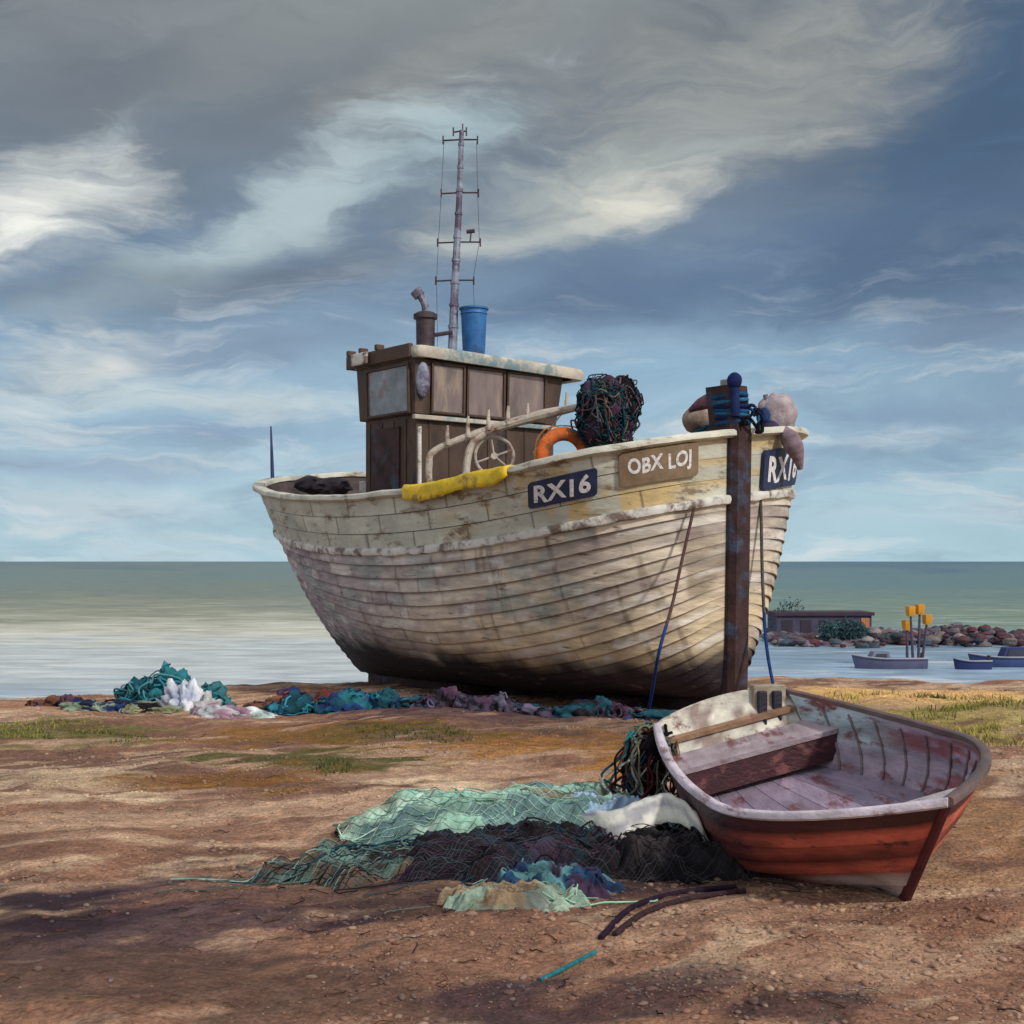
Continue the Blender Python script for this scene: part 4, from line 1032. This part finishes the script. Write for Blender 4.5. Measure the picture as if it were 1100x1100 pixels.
# stem
P = hp(PD, np.ones(16), np.linspace(0, 1.03, 16), 1); fd = np.array([math.cos(PD['th']), -math.sin(PD['th']), 0]); ld = np.array([math.sin(PD['th']), math.cos(PD['th']), 0])
s_ = MB(); s_.sweep(P, ld, fd, [(-.022, -.05), (-.022, .01), (-.01, .028), (.01, .028), (.022, .01), (.022, -.05)], np.array(lin(84, 34, 44))); s_.build('stem', M['dinghy'], ding)
P = hp(PD, np.linspace(0, 1, 16), np.zeros(16), 1); s_ = MB(); s_.sweep(P, ld, W(0, 0, 1), [(-.02, -.05), (-.02, .01), (.02, .01), (.02, -.05)], np.array(lin(70, 44, 50))); s_.build('keel', M['dinghy'], ding)
# breasthook in the bow
tt = np.linspace(.93, .985, 10); a_ = hp(PD, tt, np.full(10, .98), -1, -.01); b_ = hp(PD, tt, np.full(10, .98), 1, -.01)
s_ = MB(); s_.grid(np.array([a_*(1-f)+b_*f+W(0, 0, .004) for f in np.linspace(0, 1, 6)]), lin(176, 166, 168)); s_.build('breasthook', M['dinghy_in'], ding)
# transom
hh = np.linspace(0.02, 1, 20); a_ = hp(PD, np.zeros(20), hh, -1, 0.01); b_ = hp(PD, np.zeros(20), hh, 1, .01)
fs = np.linspace(0, 1, 24)
def arch(f): return .085*math.sin(f*math.pi)**.6
G = np.array([a_*(1-f)+b_*f for f in fs]); topx = G[:, -1].copy()
tr = MB()
for dlt in (-.02, .02):
    Gs = G+fd*dlt; ext = (Gs[:, -1]+np.array([[0, 0, arch(f)] for f in fs]))[:, None]; Gs = np.concatenate([Gs, ext], 1)
    n = fbm(Gs[..., 0]*8, Gs[..., 2]*8, 4, 81)[..., None]
    cc = np.array(lin(200, 196, 184))*(.75+.5*n); m_ = sm(.58, .64, n); cc = cc*(1-m_)+np.array(lin(140, 124, 118))*m_
    tr.grid(Gs, cc)
A = (topx+np.array([[0, 0, arch(f)] for f in fs])); tr.grid(np.array([A-fd*.02, A+fd*.02]), lin(206, 200, 186))
tr.build('transom', M['dinghy_in'], ding, auto=40)
# outboard pad with two dark slots
pc = A[19]+W(0, 0, -.03)
def pq(x, y, z): return pc+ld*y+fd*x+W(0, 0, z)
s_ = MB(); s_.box(pq, -.03, .055, -.10, .12, -.10, .055, lin(150, 138, 122)); pad = s_.build('outboard_pad', M['dinghy_in'], ding, smooth=False, bevel=.008)
for yy in (-.045, .055):
    s_ = MB(); s_.box(pq, .05, .085, yy-.035, yy+.028, -.14, .02, lin(26, 28, 46)); s_.box(pq, .06, .13, yy-.012, yy+.008, -.20, -.13, lin(26, 28, 40)); s_.build('clamp', M['dinghy'], pad, smooth=False, bevel=.014)
# thwarts: stern bench and its dark front, side knee
def thwart(t0_, t1_, h_, col, name, drop=.0):
    s_ = MB(); ts_ = np.linspace(t0_, t1_, 8)
    a_ = hp(PD, ts_, np.full(8, h_), -1, -.03); b_ = hp(PD, ts_, np.full(8, h_), 1, -.03)
    top = np.array([a_*(1-f)+b_*f for f in np.linspace(0, 1, 14)]); n = fbm(np.arange(14)[:, None]*.5+0*np.arange(8), np.arange(8)[None]*.9+0*np.arange(14)[:, None], 3, 83)[..., None]
    s_.grid(top, np.array(col)*(.7+.6*n)); s_.grid(top-W(0, 0, .025), np.array(col)*.6); s_.grid(np.array([top[:, -1], top[:, -1]-W(0, 0, .03)]), np.array(col)*.8); s_.grid(np.array([top[:, 0], top[:, 0]-W(0, 0, .03)]), np.array(col)*.8)
    if drop: s_.grid(np.array([top[:, -1]-fd*.01-W(0, 0, .03), top[:, -1]-fd*.01-W(0, 0, drop)]), np.array(lin(60, 26, 34)))
    s_.build(name, M['dinghy_in'], ding, auto=30)
thwart(.03, .15, .76, lin(158, 144, 152), 'stern_bench', .19)
thwart(.0, .022, .88, lin(146, 112, 88), 'transom_knee')

# net hung over the dinghy's quarter
nd = MB(); c = at(706, 800, 8.25)
nd.blob(c+W(-.05, 0, -.05), (.12, .16, .15), 3, .4, 2, 3, BLK); nd.blob(c+W(-.10, 0, -.22), (.09, .13, .16), 3, .4, 2, 5, lin(40, 36, 40))
cl_ = [DTEAL, TEAL, BLK, lin(44, 38, 44), KHAKI, lin(90, 88, 80), BLK, BRN]
tangle(nd, c+W(-.03, 0, -.03), (.18, .17, .15), 90, cl_, (.004, .011), 11)
tangle(nd, c+W(.10, .05, -.05), (.18, .10, .07), 40, cl_, (.004, .011), 12)
g_ = np.random.default_rng(13)
for k in range(70):
    x0 = g_.uniform(-.2, .12); q0 = c+W(x0, g_.uniform(-.1, .05), .03+g_.uniform(-.05, .04)); ln_ = g_.uniform(.22, .5)
    pts = [q0, q0+W(-.05+.03*g_.normal(), -.12, -ln_*.3), q0+W(-.08+.06*g_.normal(), -.14, -ln_*.7), q0+W(-.06+.10*g_.normal(), -.16, -ln_)]
    P = spline(pts, 14); P[:, 2] = np.maximum(P[:, 2], ground_z(P[:, 0], P[:, 1])+.01)
    cc_ = cl_[g_.integers(len(cl_))]; 
    if g_.random() < .12: cc_ = lin(96, 36, 46)
    if g_.random() < .2: cc_ = PALE
    nd.tube(P, g_.uniform(.004, .012), 5, np.array(cc_)*g_.uniform(.6, 1.1), caps=False)
tag(nd.build('fishing_net', M['rope'], auto=0), 'tangled black and teal net draped over the near stern corner of the dinghy', 'net')

# ------------------------------------------------------------------ nets, tarpaulins and sacks on the beach
def sheet(name, cx, cy, rx, ry, rot, amp, cols, label, cat, seed=0, fq=2.2, m='attr', ridge=None, n=110, edge=.35, group=None, cut=.0, strands=0, scols=None, lift=.0, mound=1., mesh=0, wr=.025):
    """a crumpled cloth lying on the beach: ragged outline, folds, colour patches"""
    s = np.linspace(-1, 1, n); U, V = np.meshgrid(s, s, indexing='ij')
    cs_, sn_ = math.cos(rot), math.sin(rot)
    X = cx+U*rx*cs_-V*ry*sn_; Y = cy+U*rx*sn_+V*ry*cs_
    n1 = fbm(U*fq+seed, V*fq*1.4, 4, 90+seed); n2 = fbm(U*fq*.75+V*1.1+.5*n1, V*fq*1.15-U*.5+n1, 3, 91+seed); n3 = fbm(U*9, V*9, 3, 92+seed)
    r = np.sqrt(U**2+V**2)+edge*(fbm(U*2.3, V*2.3, 4, 93+seed)-.5)*2
    mask = sm(1., .55, r)
    fold = (1-np.minimum(1, np.abs(2*n2-1)*2.2))**1.2*.8+.2*(1-np.abs(2*fbm(U*4+n2*2, V*5, 3, 96+seed)-1))**2
    hgt = amp*mask*(.45*n1*mound+.75*fold*1.1+.12*n3)+lift
    hgt = hgt+mask*wr*(1-np.abs(2*fbm(U*5+V*3+n1*3, V*8-U*3+n2*4, 3, 97+seed)-1)*2).clip(0)
    X = X+.25*amp*(n1-.5)*2; Y = Y-.45*amp*fold*mask
    Z = ground_z(X, Y)+hgt+.012*mask-.02*(1-mask)
    P = np.stack([X, Y, Z], -1)
    C = np.ones(U.shape+(3,))*np.array(cols[0]); 
    for i, c in enumerate(cols[1:]):
        w = sm(.52, .60, fbm(U*(1.7+.4*i)+i*5, V*(2.2+.5*i)+U*.8, 4, 94+seed+i))[..., None]; C = C*(1-w)+np.array(c)*w
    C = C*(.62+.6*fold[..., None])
    keep = (r < .97)
    i, j = np.meshgrid(np.arange(n-1), np.arange(n-1), indexing='ij')
    kf = keep[:-1, :-1] & keep[1:, 1:] & keep[1:, :-1] & keep[:-1, 1:]
    f4 = np.stack([i*n+j, (i+1)*n+j, (i+1)*n+j+1, i*n+j+1], -1)[kf]
    used = np.unique(f4); remap = np.full(n*n, -1); remap[used] = np.arange(len(used))
    mb = MB(); mb.add(P.reshape(-1, 3)[used], remap[f4], C.reshape(-1, 3)[used])
    if mesh:
        g = np.random.default_rng(seed+200); sc_ = scols or cols
        for d in (1, -1):
            for k0 in np.arange(-2, 2, mesh):
                u = np.linspace(-1, 1, 150); v = d*u*.9+k0+.03*(fbm(u*4, u*0+d, 3, seed)-.5)*3
                uu = u+.02*np.sin(v*9)
                iu = np.clip(((uu+1)/2*(n-1)), 0, n-1).astype(int); iv = np.clip(((v+1)/2*(n-1)), 0, n-1).astype(int)
                ok = (np.abs(v) < 1) & (r[iu, iv] < .96)
                if ok.sum() < 6: continue
                seg_ = np.split(np.arange(150), np.where(np.diff(ok.astype(int)) != 0)[0]+1)
                for sg in seg_:
                    if len(sg) < 5 or not ok[sg[0]]: continue
                    Q = P[iu[sg], iv[sg]]+W(0, 0, .006)
                    Q = np.array([Q[max(0, i-1):i+2].mean(0) for i in range(len(Q))])
                    mb.tube(Q, .0026*(cy/8), 4, np.array(sc_[g.integers(len(sc_))])*g.uniform(.7, 1.2), caps=False)
    if strands:
        g = np.random.default_rng(seed+100); sc_ = scols or cols
        for k in range(strands):
            u, v = g.uniform(-.8, .8, 2); a = g.uniform(0, 6.28); pts = []
            for q in range(g.integers(4, 9)):
                a += g.normal()*.8; u += .16*math.cos(a); v += .16*math.sin(a)
                x_ = cx+u*rx*cs_-v*ry*sn_; y_ = cy+u*rx*sn_+v*ry*cs_
                iu = int(np.clip((u+1)/2*(n-1), 0, n-1)); iv = int(np.clip((v+1)/2*(n-1), 0, n-1))
                zz = gz(x_, y_)+.012
                if r[iu, iv] < .95: zz = max(zz, Z[iu, iv]+.02*g.random()+.004)
                pts.append((x_, y_, zz))
            mb.tube(spline(pts, 24), g.uniform(.0025, .0065)*(cy/8)**.7, 5, np.array(sc_[g.integers(len(sc_))])*g.uniform(.6, 1.2), caps=False)
    return tag(mb.build(name, M[m], auto=0), label, cat, group)
ground_z_ = ground_z
# foreground heap, from left to right and back to front
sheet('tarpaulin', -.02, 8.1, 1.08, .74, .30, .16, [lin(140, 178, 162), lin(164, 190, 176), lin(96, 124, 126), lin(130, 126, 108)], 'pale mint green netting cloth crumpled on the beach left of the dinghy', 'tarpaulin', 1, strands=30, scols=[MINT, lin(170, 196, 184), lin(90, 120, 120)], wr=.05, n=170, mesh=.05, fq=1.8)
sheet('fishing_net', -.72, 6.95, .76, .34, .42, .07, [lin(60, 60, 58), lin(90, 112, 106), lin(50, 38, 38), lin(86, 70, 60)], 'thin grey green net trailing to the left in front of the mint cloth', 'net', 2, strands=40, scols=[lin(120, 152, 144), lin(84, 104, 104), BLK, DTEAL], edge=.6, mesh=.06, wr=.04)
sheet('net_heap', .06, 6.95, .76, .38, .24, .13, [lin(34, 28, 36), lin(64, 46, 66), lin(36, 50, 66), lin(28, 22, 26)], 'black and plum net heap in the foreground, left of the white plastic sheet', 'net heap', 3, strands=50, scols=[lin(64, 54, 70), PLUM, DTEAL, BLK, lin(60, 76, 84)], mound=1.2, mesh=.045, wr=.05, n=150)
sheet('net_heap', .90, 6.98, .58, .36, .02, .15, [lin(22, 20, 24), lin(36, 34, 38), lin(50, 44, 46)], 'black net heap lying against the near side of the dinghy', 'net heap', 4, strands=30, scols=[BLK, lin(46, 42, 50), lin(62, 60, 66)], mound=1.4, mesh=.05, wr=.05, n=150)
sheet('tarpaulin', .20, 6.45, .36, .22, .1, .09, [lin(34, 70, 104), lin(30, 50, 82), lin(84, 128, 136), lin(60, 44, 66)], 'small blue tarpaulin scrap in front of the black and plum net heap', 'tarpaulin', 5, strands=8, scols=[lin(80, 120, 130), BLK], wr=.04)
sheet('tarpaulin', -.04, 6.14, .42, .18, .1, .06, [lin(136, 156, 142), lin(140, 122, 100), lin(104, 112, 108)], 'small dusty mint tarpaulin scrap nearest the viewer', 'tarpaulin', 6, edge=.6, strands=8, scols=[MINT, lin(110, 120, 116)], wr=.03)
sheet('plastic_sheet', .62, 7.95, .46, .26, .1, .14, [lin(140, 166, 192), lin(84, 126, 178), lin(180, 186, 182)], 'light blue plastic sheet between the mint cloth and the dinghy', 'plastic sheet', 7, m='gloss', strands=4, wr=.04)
# white plastic sheet curling over the black heaps
def ribbon(name, pts, wid, cols, label, cat, seed=0):
    P = spline(pts, 70); n = 70; mb = MB(); rows = []; cc = []
    for j in range(12):
        f = j/11; off = W(0, -1, 0)*wid*(f-.3); 
        hump = .06*math.sin(f*math.pi)
        Q = P+off+W(0, 0, hump)+W(0, 0, 1)*(-.08*f*f)
        Q[:, 2] += .02*(fbm(np.arange(n)*.25, np.full(n, f*4), 3, seed)-.5); Q[:, 0] += .03*(fbm(np.arange(n)*.1, np.full(n, f*2), 3, seed+1)-.5)
        e = sm(0, .15, np.linspace(0, 1, n))*sm(1, .85, np.linspace(0, 1, n)); Q = P*(1-e[:, None])+Q*e[:, None]
        rows.append(Q); k = fbm(np.arange(n)*.12, np.full(n, f*5), 4, seed+2)[:, None]; cc.append(np.array(cols[0])*(1-sm(.45, .6, k))+np.array(cols[1])*sm(.45, .6, k))
    mb.grid(np.array(rows), np.array(cc)); o = mb.build(name, M['gloss'], auto=0); s = o.modifiers.new('Solid', 'SOLIDIFY'); s.thickness = .006
    return tag(o, label, cat)
ribbon('plastic_sheet', [W(.36, 7.35, .17), W(.54, 7.15, .19), W(.70, 7.2, .24), W(.86, 7.25, .27), W(.96, 7.05, .24), W(1.04, 6.8, .12)], .30, [lin(206, 206, 196), lin(150, 150, 156)], 'off white plastic sheet curled over the black net heap beside the dinghy', 'plastic sheet', 3)
# long dark rope furrows in front of the dinghy
for k, (pts, c_) in enumerate((([(790, 948), (730, 955), (680, 975), (645, 1003)], lin(44, 30, 48)), ([(800, 953), (742, 962), (694, 980), (660, 1000)], lin(60, 44, 50)))):
    m_ = MB(); m_.tube(spline([gp(x, y, .008) for x, y in pts], 40), .014, 8, c_); tag(m_.build('rope', M['rope'], auto=0), ['dark plum rope curving across the sand in front of the dinghy, the farther of two', 'brown plum rope curving across the sand in front of the dinghy, the nearer of two'][k], 'rope')
m_ = MB(); m_.tube(spline([gp(580, 1036, .004), gp(605, 1026, .006), gp(640, 1014, .004)], 20), .010, 7, lin(40, 110, 120)); tag(m_.build('rope', M['rope'], auto=0), 'short teal rope end lying on the sand in the foreground', 'rope')
# heaps near the boat and the water's edge
def heap(name, cx, cy, rx, ry, h, cols, label, cat, seed, lumps=7, strands=90, scols=None, m='attr', amp=.38, fq=1.5):
    g = np.random.default_rng(seed); mb = MB()
    for k in range(lumps):
        u = (k+.5)/lumps*2-1; x = cx+u*rx*.85+g.normal()*.05*rx; y = cy+g.uniform(-.6, .6)*ry
        hh = h*(1-.55*u*u)*g.uniform(.65, 1.1); rr_ = rx/lumps*g.uniform(1.5, 2.3)
        v, f = ico(4); d = np.array([mnoise.fractal(Vector(p*fq+seed+k*3.1), 1., 2., 4) for p in v]); rd_ = np.array([abs(mnoise.noise(Vector((p[0]*3+k, p[1]*3, p[2]*1.6+seed)))) for p in v])
        V = v*(1+amp*d-.55*amp*rd_*2)[:, None]*np.array([rr_, ry*.9, hh])
        zg = ground_z(V[:, 0]+x, V[:, 1]+y); V = V+np.array([x, y, 0]); V[:, 2] = V[:, 2]+zg-.0
        c = np.array(cols[k % len(cols)] if g.random() < .7 else cols[g.integers(len(cols))]); c2 = np.array(cols[g.integers(len(cols))]); w = sm(-.1, .3, d)[:, None]
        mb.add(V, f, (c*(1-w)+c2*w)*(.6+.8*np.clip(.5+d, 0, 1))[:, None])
        if strands: tangle(mb, np.array([x, y, gz(x, y)]), (rr_*1.02, ry*.92, hh*1.0), strands//lumps, scols or cols, (.006, .016), seed*31+k, (4, 8))
    return tag(mb.build(name, M[m], auto=0), label, cat)
LT = lin(40, 112, 126)
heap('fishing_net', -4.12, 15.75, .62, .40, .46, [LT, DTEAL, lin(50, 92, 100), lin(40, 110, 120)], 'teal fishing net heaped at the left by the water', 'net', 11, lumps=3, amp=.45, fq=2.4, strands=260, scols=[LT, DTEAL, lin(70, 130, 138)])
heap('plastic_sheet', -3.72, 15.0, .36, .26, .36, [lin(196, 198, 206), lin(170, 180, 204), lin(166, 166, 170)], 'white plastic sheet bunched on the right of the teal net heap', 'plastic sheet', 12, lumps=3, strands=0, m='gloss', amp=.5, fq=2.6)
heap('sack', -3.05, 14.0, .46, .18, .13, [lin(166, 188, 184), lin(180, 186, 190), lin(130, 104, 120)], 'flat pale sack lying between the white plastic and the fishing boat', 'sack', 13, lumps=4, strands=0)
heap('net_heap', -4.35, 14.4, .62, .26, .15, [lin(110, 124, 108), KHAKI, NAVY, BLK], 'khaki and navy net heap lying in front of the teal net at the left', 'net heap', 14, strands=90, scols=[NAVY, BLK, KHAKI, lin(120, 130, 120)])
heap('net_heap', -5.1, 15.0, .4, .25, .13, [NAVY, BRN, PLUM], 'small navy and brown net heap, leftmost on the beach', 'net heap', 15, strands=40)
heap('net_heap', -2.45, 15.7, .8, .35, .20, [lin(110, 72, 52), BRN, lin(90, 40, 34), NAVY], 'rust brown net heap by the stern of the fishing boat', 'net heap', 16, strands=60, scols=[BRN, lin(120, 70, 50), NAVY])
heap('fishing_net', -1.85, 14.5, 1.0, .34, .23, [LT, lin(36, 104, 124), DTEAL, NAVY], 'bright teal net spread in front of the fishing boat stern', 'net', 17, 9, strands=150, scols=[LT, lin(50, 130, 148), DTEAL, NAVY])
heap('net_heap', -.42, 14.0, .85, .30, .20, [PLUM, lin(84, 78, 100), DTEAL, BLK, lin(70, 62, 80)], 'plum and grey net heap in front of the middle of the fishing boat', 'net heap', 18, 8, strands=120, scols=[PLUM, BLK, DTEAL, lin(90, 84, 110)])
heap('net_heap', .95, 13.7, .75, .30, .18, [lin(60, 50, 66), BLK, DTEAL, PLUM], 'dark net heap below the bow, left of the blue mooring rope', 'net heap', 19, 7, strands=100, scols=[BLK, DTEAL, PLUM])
# wooden blocks under the hull
def wb(x, y, rot, label):
    s_ = MB(); z = gz(x, y)
    def f(a, b, c): return W(x+a*math.cos(rot)-b*math.sin(rot), y+a*math.sin(rot)+b*math.cos(rot), z+c)
    s_.box(f, -.55, .55, -.12, .12, -.06, .14, (.03, .022, .025)); tag(s_.build('skid_timber', M['wood_dark'], None, smooth=False, bevel=.015), label, 'timber')
wb(-.6, 17.4, .9, 'dark skid timber under the middle of the fishing boat'); wb(1.5, 15.9, .9, 'dark skid timber under the bow of the fishing boat')

# seaweed / drift litter and grass
def litter():
    g = np.random.default_rng(31); mb = MB()
    cols = [BLK, BRN, PLUM, BRN, KHAKI, lin(110, 80, 60), BLK, BRN]
    for k in range(260):
        if g.random() < .5: px = g.uniform(0, 1100); py = g.uniform(745, 1095)
        else: px = g.normal(480, 170); py = g.normal(945, 45)
        if py < 745 or py > 1120: continue
        D = H*F/(py-603); x, y = (px-550)/F*D, D; a = g.uniform(-.5, 1.2); L_ = g.uniform(.03, .12)
        pts = []
        for q in range(5):
            a += g.normal()*.5; pts.append((x, y, gz(x, y)+.004+.01*g.random())); x += L_*.3*math.cos(a); y += L_*.3*math.sin(a)
        mb.tube(spline(pts, 9), g.uniform(.001, .0028), 4, np.array(cols[g.integers(len(cols))])*g.uniform(.5, 1.1), caps=False)
    tag(mb.build('seaweed_litter', M['rope'], auto=0), 'dark seaweed and twine scraps scattered over the beach', 'litter', kind='stuff')
litter()
def grass(name, spots, label, seed, h0=.10):
    g = np.random.default_rng(seed); mb = MB(); V = []; Fc = []; C = []
    for (px, py, rx, ry, n, col) in spots:
        for k in range(n):
            a = g.uniform(0, 6.28); r_ = math.sqrt(g.random()); D = H*F/(py+ry*r_*math.sin(a)-603); x = (px+rx*r_*math.cos(a)-550)/F*D
            if fbm(x*2., D*2., 3, seed) < .45: continue
            z = gz(x, D); hh = h0*g.uniform(.4, 1.2); w = .006*g.uniform(.6, 1.3)*D/12; dx, dy = g.normal(0, .5, 2)*hh; t = g.uniform(0, 3.14); wx, wy = w*math.cos(t), w*math.sin(t)
            b = len(V); V += [(x-wx, D-wy, z-.01), (x+wx, D+wy, z-.01), (x+wx*.6+dx*.35, D+wy*.6+dy*.35, z+hh*.6), (x-wx*.6+dx*.35, D-wy*.6+dy*.35, z+hh*.6), (x+dx, D+dy, z+hh)]
            c = np.array(col)*g.uniform(.6, 1.4); C += [c*.6]*2+[c]*2+[c*1.2]
            Fc += [(b, b+1, b+2, b+3), (b+3, b+2, b+4)]
    mb.add(np.array(V), Fc, np.array(C)); tag(mb.build(name, M['grass'], auto=0), label, 'grass', kind='stuff')
OL = lin(122, 122, 52); OD = lin(78, 84, 34); YG = lin(156, 148, 70)
grass('beach_grass', [(985, 748, 34, 9, 700, OD), (1050, 762, 80, 20, 1300, OL), (930, 745, 60, 12, 400, YG), (1070, 790, 50, 14, 500, YG)], 'yellow green grass growing on the sand right of the boats', 41, .085)
grass('beach_grass', [(40, 785, 80, 14, 1300, OL), (100, 790, 60, 10, 600, OD), (320, 825, 60, 10, 700, OD), (420, 790, 90, 8, 700, OD)], 'low olive grass growing on the left side of the beach', 42, .04)

# ------------------------------------------------------------------ harbour arm and far things
def sea_at(px, py): D = (H-SEA)*F/(py-603); return W((px-550)/F*D, D, SEA)
def breakwater():
    g = np.random.default_rng(51); mb = MB()
    cols = [lin(96, 76, 92), lin(120, 112, 126), lin(78, 90, 108), lin(104, 66, 76), lin(70, 78, 92), lin(140, 130, 130)]
    for k in range(1700):
        px = g.uniform(828, 1330); py = 690+g.normal()*2.; q = sea_at(px, py); 
        hgt = (1-abs(g.normal())*.35)*(.55 if px < 935 else 1.05+.3*math.sin(px*.05))
        s = g.uniform(.18, .52); v, f = ico(2)
        vv = v*np.array([s*1.2, s, s*.75])*(1+.18*np.sin(v[:, [1, 2, 0]]*4+k)); q = q+W(0, g.normal()*1.2, max(0, hgt)*g.random())
        mb.add(vv+q, f, np.array(cols[g.integers(6)])*g.uniform(.45, .9))
    tag(mb.build('breakwater_rocks', M['rock'], smooth=False), 'low line of purple grey breakwater rocks in the sea', 'rocks', kind='stuff')
breakwater()
# long low harbour building
q = sea_at(886, 686); hbE = empty('harbour_shed', q)
def hq(x, y, z): return q+W(x, y, z*.98)
s_ = MB(); s_.box(hq, -4.1, 4.0, 0, 4, 0, 2.0, lin(66, 64, 86)); wl_ = s_.build('wall', M['far'], hbE, smooth=False)
s_ = MB(); s_.box(hq, -4.3, 4.2, -.2, 4.2, 2.0, 2.3, lin(58, 42, 58)); s_.build('roof', M['far'], hbE, smooth=False)
for x in (-3.2, -1.6, 0., 1.6):
    s_ = MB(); s_.box(hq, x-.45, x+.45, -.05, -.003, .5, 1.6, lin(50, 42, 60)); s_.build('window', M['far'], hbE, smooth=False)
s_ = MB(); s_.box(hq, 3.1, 3.8, -.05, -.003, 0.3, 1.8, lin(170, 112, 70)); s_.build('door', M['far'], hbE, smooth=False)
tag(hbE, 'long low harbour shed with maroon roof on the breakwater', 'shed')
def bush(px, py, r, label, seed):
    g = np.random.default_rng(seed); c = sea_at(px, py)+W(0, -.8, 1.1); E_ = empty('bush', c-W(0, 0, 1.1))
    s_ = MB(); n = 1500
    d = g.normal(size=(n, 3)); d /= np.linalg.norm(d, axis=1)[:, None]; lump = np.array([1+.35*mnoise.noise(Vector(p*2.2+seed)) for p in d])
    P = c+d*np.array(r)*(lump*g.random(n)**.35)[:, None]; V = []; Fc = []; C = []
    for k, p_ in enumerate(P):
        a_, b_ = g.normal(size=(2, 3))*.10; V += [p_, p_+a_, p_+b_]; Fc.append((3*k, 3*k+1, 3*k+2)); C += [np.array(lin(52, 92, 98))*g.uniform(.4, 1.2)]*3
    s_.add(np.array(V), Fc, np.array(C)); s_.build('crown', M['grass'], E_, auto=0)
    s_ = MB(); s_.tube([c-W(0, 0, 1.3), c], .09, 6, lin(60, 46, 44)); s_.build('trunk', M['far'], E_)
    tag(E_, label, 'bush', 'bushes on the breakwater')
bush(846, 684, (1.5, 1., 2.3), 'dark teal bush on the breakwater next to the bow of the fishing boat', 1)
bush(893, 692, (1.3, .9, .9), 'round teal bush in front of the harbour shed, left of two', 2); bush(913, 692, (1.3, .9, .9), 'round teal bush in front of the harbour shed, right of two', 3)
# marker posts with orange heads
for k, (px, py, x1, y1, w) in enumerate(((982, 712, 978, 657, 5), (986, 712, 988, 655, 6), (975, 700, 974, 672, 6), (988, 700, 996, 666, 6))):
    q = sea_at(px, 716-k*.5); D = q[1]; E_ = empty('marker_post', q); tp = at(x1, y1, D)
    s_ = MB(); s_.tube([q-W(0, 0, 1), tp], np.array([.11, .07]), 8, lin(72, 66, 84)); s_.build('post', M['far'], E_)
    s_ = MB()
    def f(a, b, c): return tp+W(a, b, c)
    s_.lathe(f, [(.01, -.30), (.24, -.29), (.30, -.1), (.33, .22), (.31, .34), (.01, .30)], 6, lin(196, 132, 34)); s_.build('head', M['far'], E_, auto=40)
    tag(E_, ['marker post with orange head, second tallest, left of the tallest one', 'tallest marker post with orange head standing in the water', 'lowest and leftmost orange headed marker post', 'rightmost leaning marker post with orange head'][k], 'marker post', 'orange headed marker posts')
def far_boat(px0, px1, py, hgt, col, label, cabin=None):
    D = (H-SEA)*F/(py-603); xa = (px0-550)/F*D; xb = (px1-550)/F*D; L_ = xb-xa; E_ = empty('moored_boat', W((xa+xb)/2, D, SEA))
    t = np.linspace(0, 1, 20); bb = .16*L_*np.clip(1-(2*t-1)**2*np.where(t < .5, 1., .3), 0.02, 1)**.6; sh = hgt*(1+.35*(1-2*t).clip(0)**2)
    rows = []
    for f, w_ in ((-.3, .5), (.2, .85), (1., 1.)):
        rows.append(np.stack([xa+L_*(t+(1-t)*.05*(1-f)*(t < .4)), D-bb*w_, SEA+sh*f], -1))
    back = [np.stack([r[:, 0], 2*D-r[:, 1], r[:, 2]], -1) for r in rows][::-1]
    s_ = MB(); s_.grid(np.array(rows+back), col); s_.grid(np.array([rows[-1]-W(0, 0, .1), back[0]-W(0, 0, .1)]), np.array(col)*.5); s_.build('hull', M['far'], E_, auto=40)
    s_ = MB(); s_.tube(rows[-1]+W(0, -.03, .03), .05, 6, lin(150, 150, 160)); s_.build('rail', M['far'], E_)
    s_ = MB(); s_.tube([W(xa+L_*.93, D, SEA+hgt*.2), W(xa+L_*.96, D, SEA+hgt+.35)], np.array([.05, .12]), 6, lin(50, 50, 58)); s_.build('outboard_motor', M['far'], E_)
    if cabin:
        a, b, hc, cc = cabin
        def f(x, y, z): return W(xa+L_*x, D+y, SEA+z)
        s_ = MB(); s_.hexa([f(a, -.5, hgt*.9), f(b, -.5, hgt*.9), f(b, .5, hgt*.9), f(a, .5, hgt*.9), f(a+.06, -.45, hc), f(b-.02, -.45, hc), f(b-.02, .45, hc), f(a+.06, .45, hc)], cc); cb_o = s_.build('cabin', M['far'], E_, smooth=False)
        s_ = MB(); s_.hexa([f(a+.07, -.53, hgt*.9+.12), f(b-.05, -.53, hgt*.9+.12), f(b-.05, -.46, hgt*.9+.12), f(a+.07, -.46, hgt*.9+.12), f(a+.09, -.50, hc-.12), f(b-.05, -.50, hc-.12), f(b-.05, -.43, hc-.12), f(a+.09, -.43, hc-.12)], lin(50, 56, 76)); s_.build('window', M['far'], cb_o, smooth=False)
    tag(E_, label, 'boat', 'boats moored off the beach')
far_boat(915, 994, 718, .62, lin(92, 92, 120), 'grey moored boat with low cabin, left of the dark blue ones', (.22, .5, 1.05, lin(110, 116, 140)))
far_boat(1024, 1064, 719, .5, lin(40, 52, 100), 'small dark blue moored boat, middle one of the three')
far_boat(1040, 1120, 716, .6, lin(66, 82, 128), 'blue moored boat with a navy cabin at the right edge', (.42, .9, 1.2, lin(34, 48, 100)))

# ------------------------------------------------------------------ render settings
scene.view_settings.view_transform = 'Standard'; scene.view_settings.look = 'None'; scene.view_settings.exposure = 0; scene.view_settings.gamma = 1
scene.render.engine = 'CYCLES'
scene.cycles.max_bounces = 5; scene.cycles.use_denoising = True
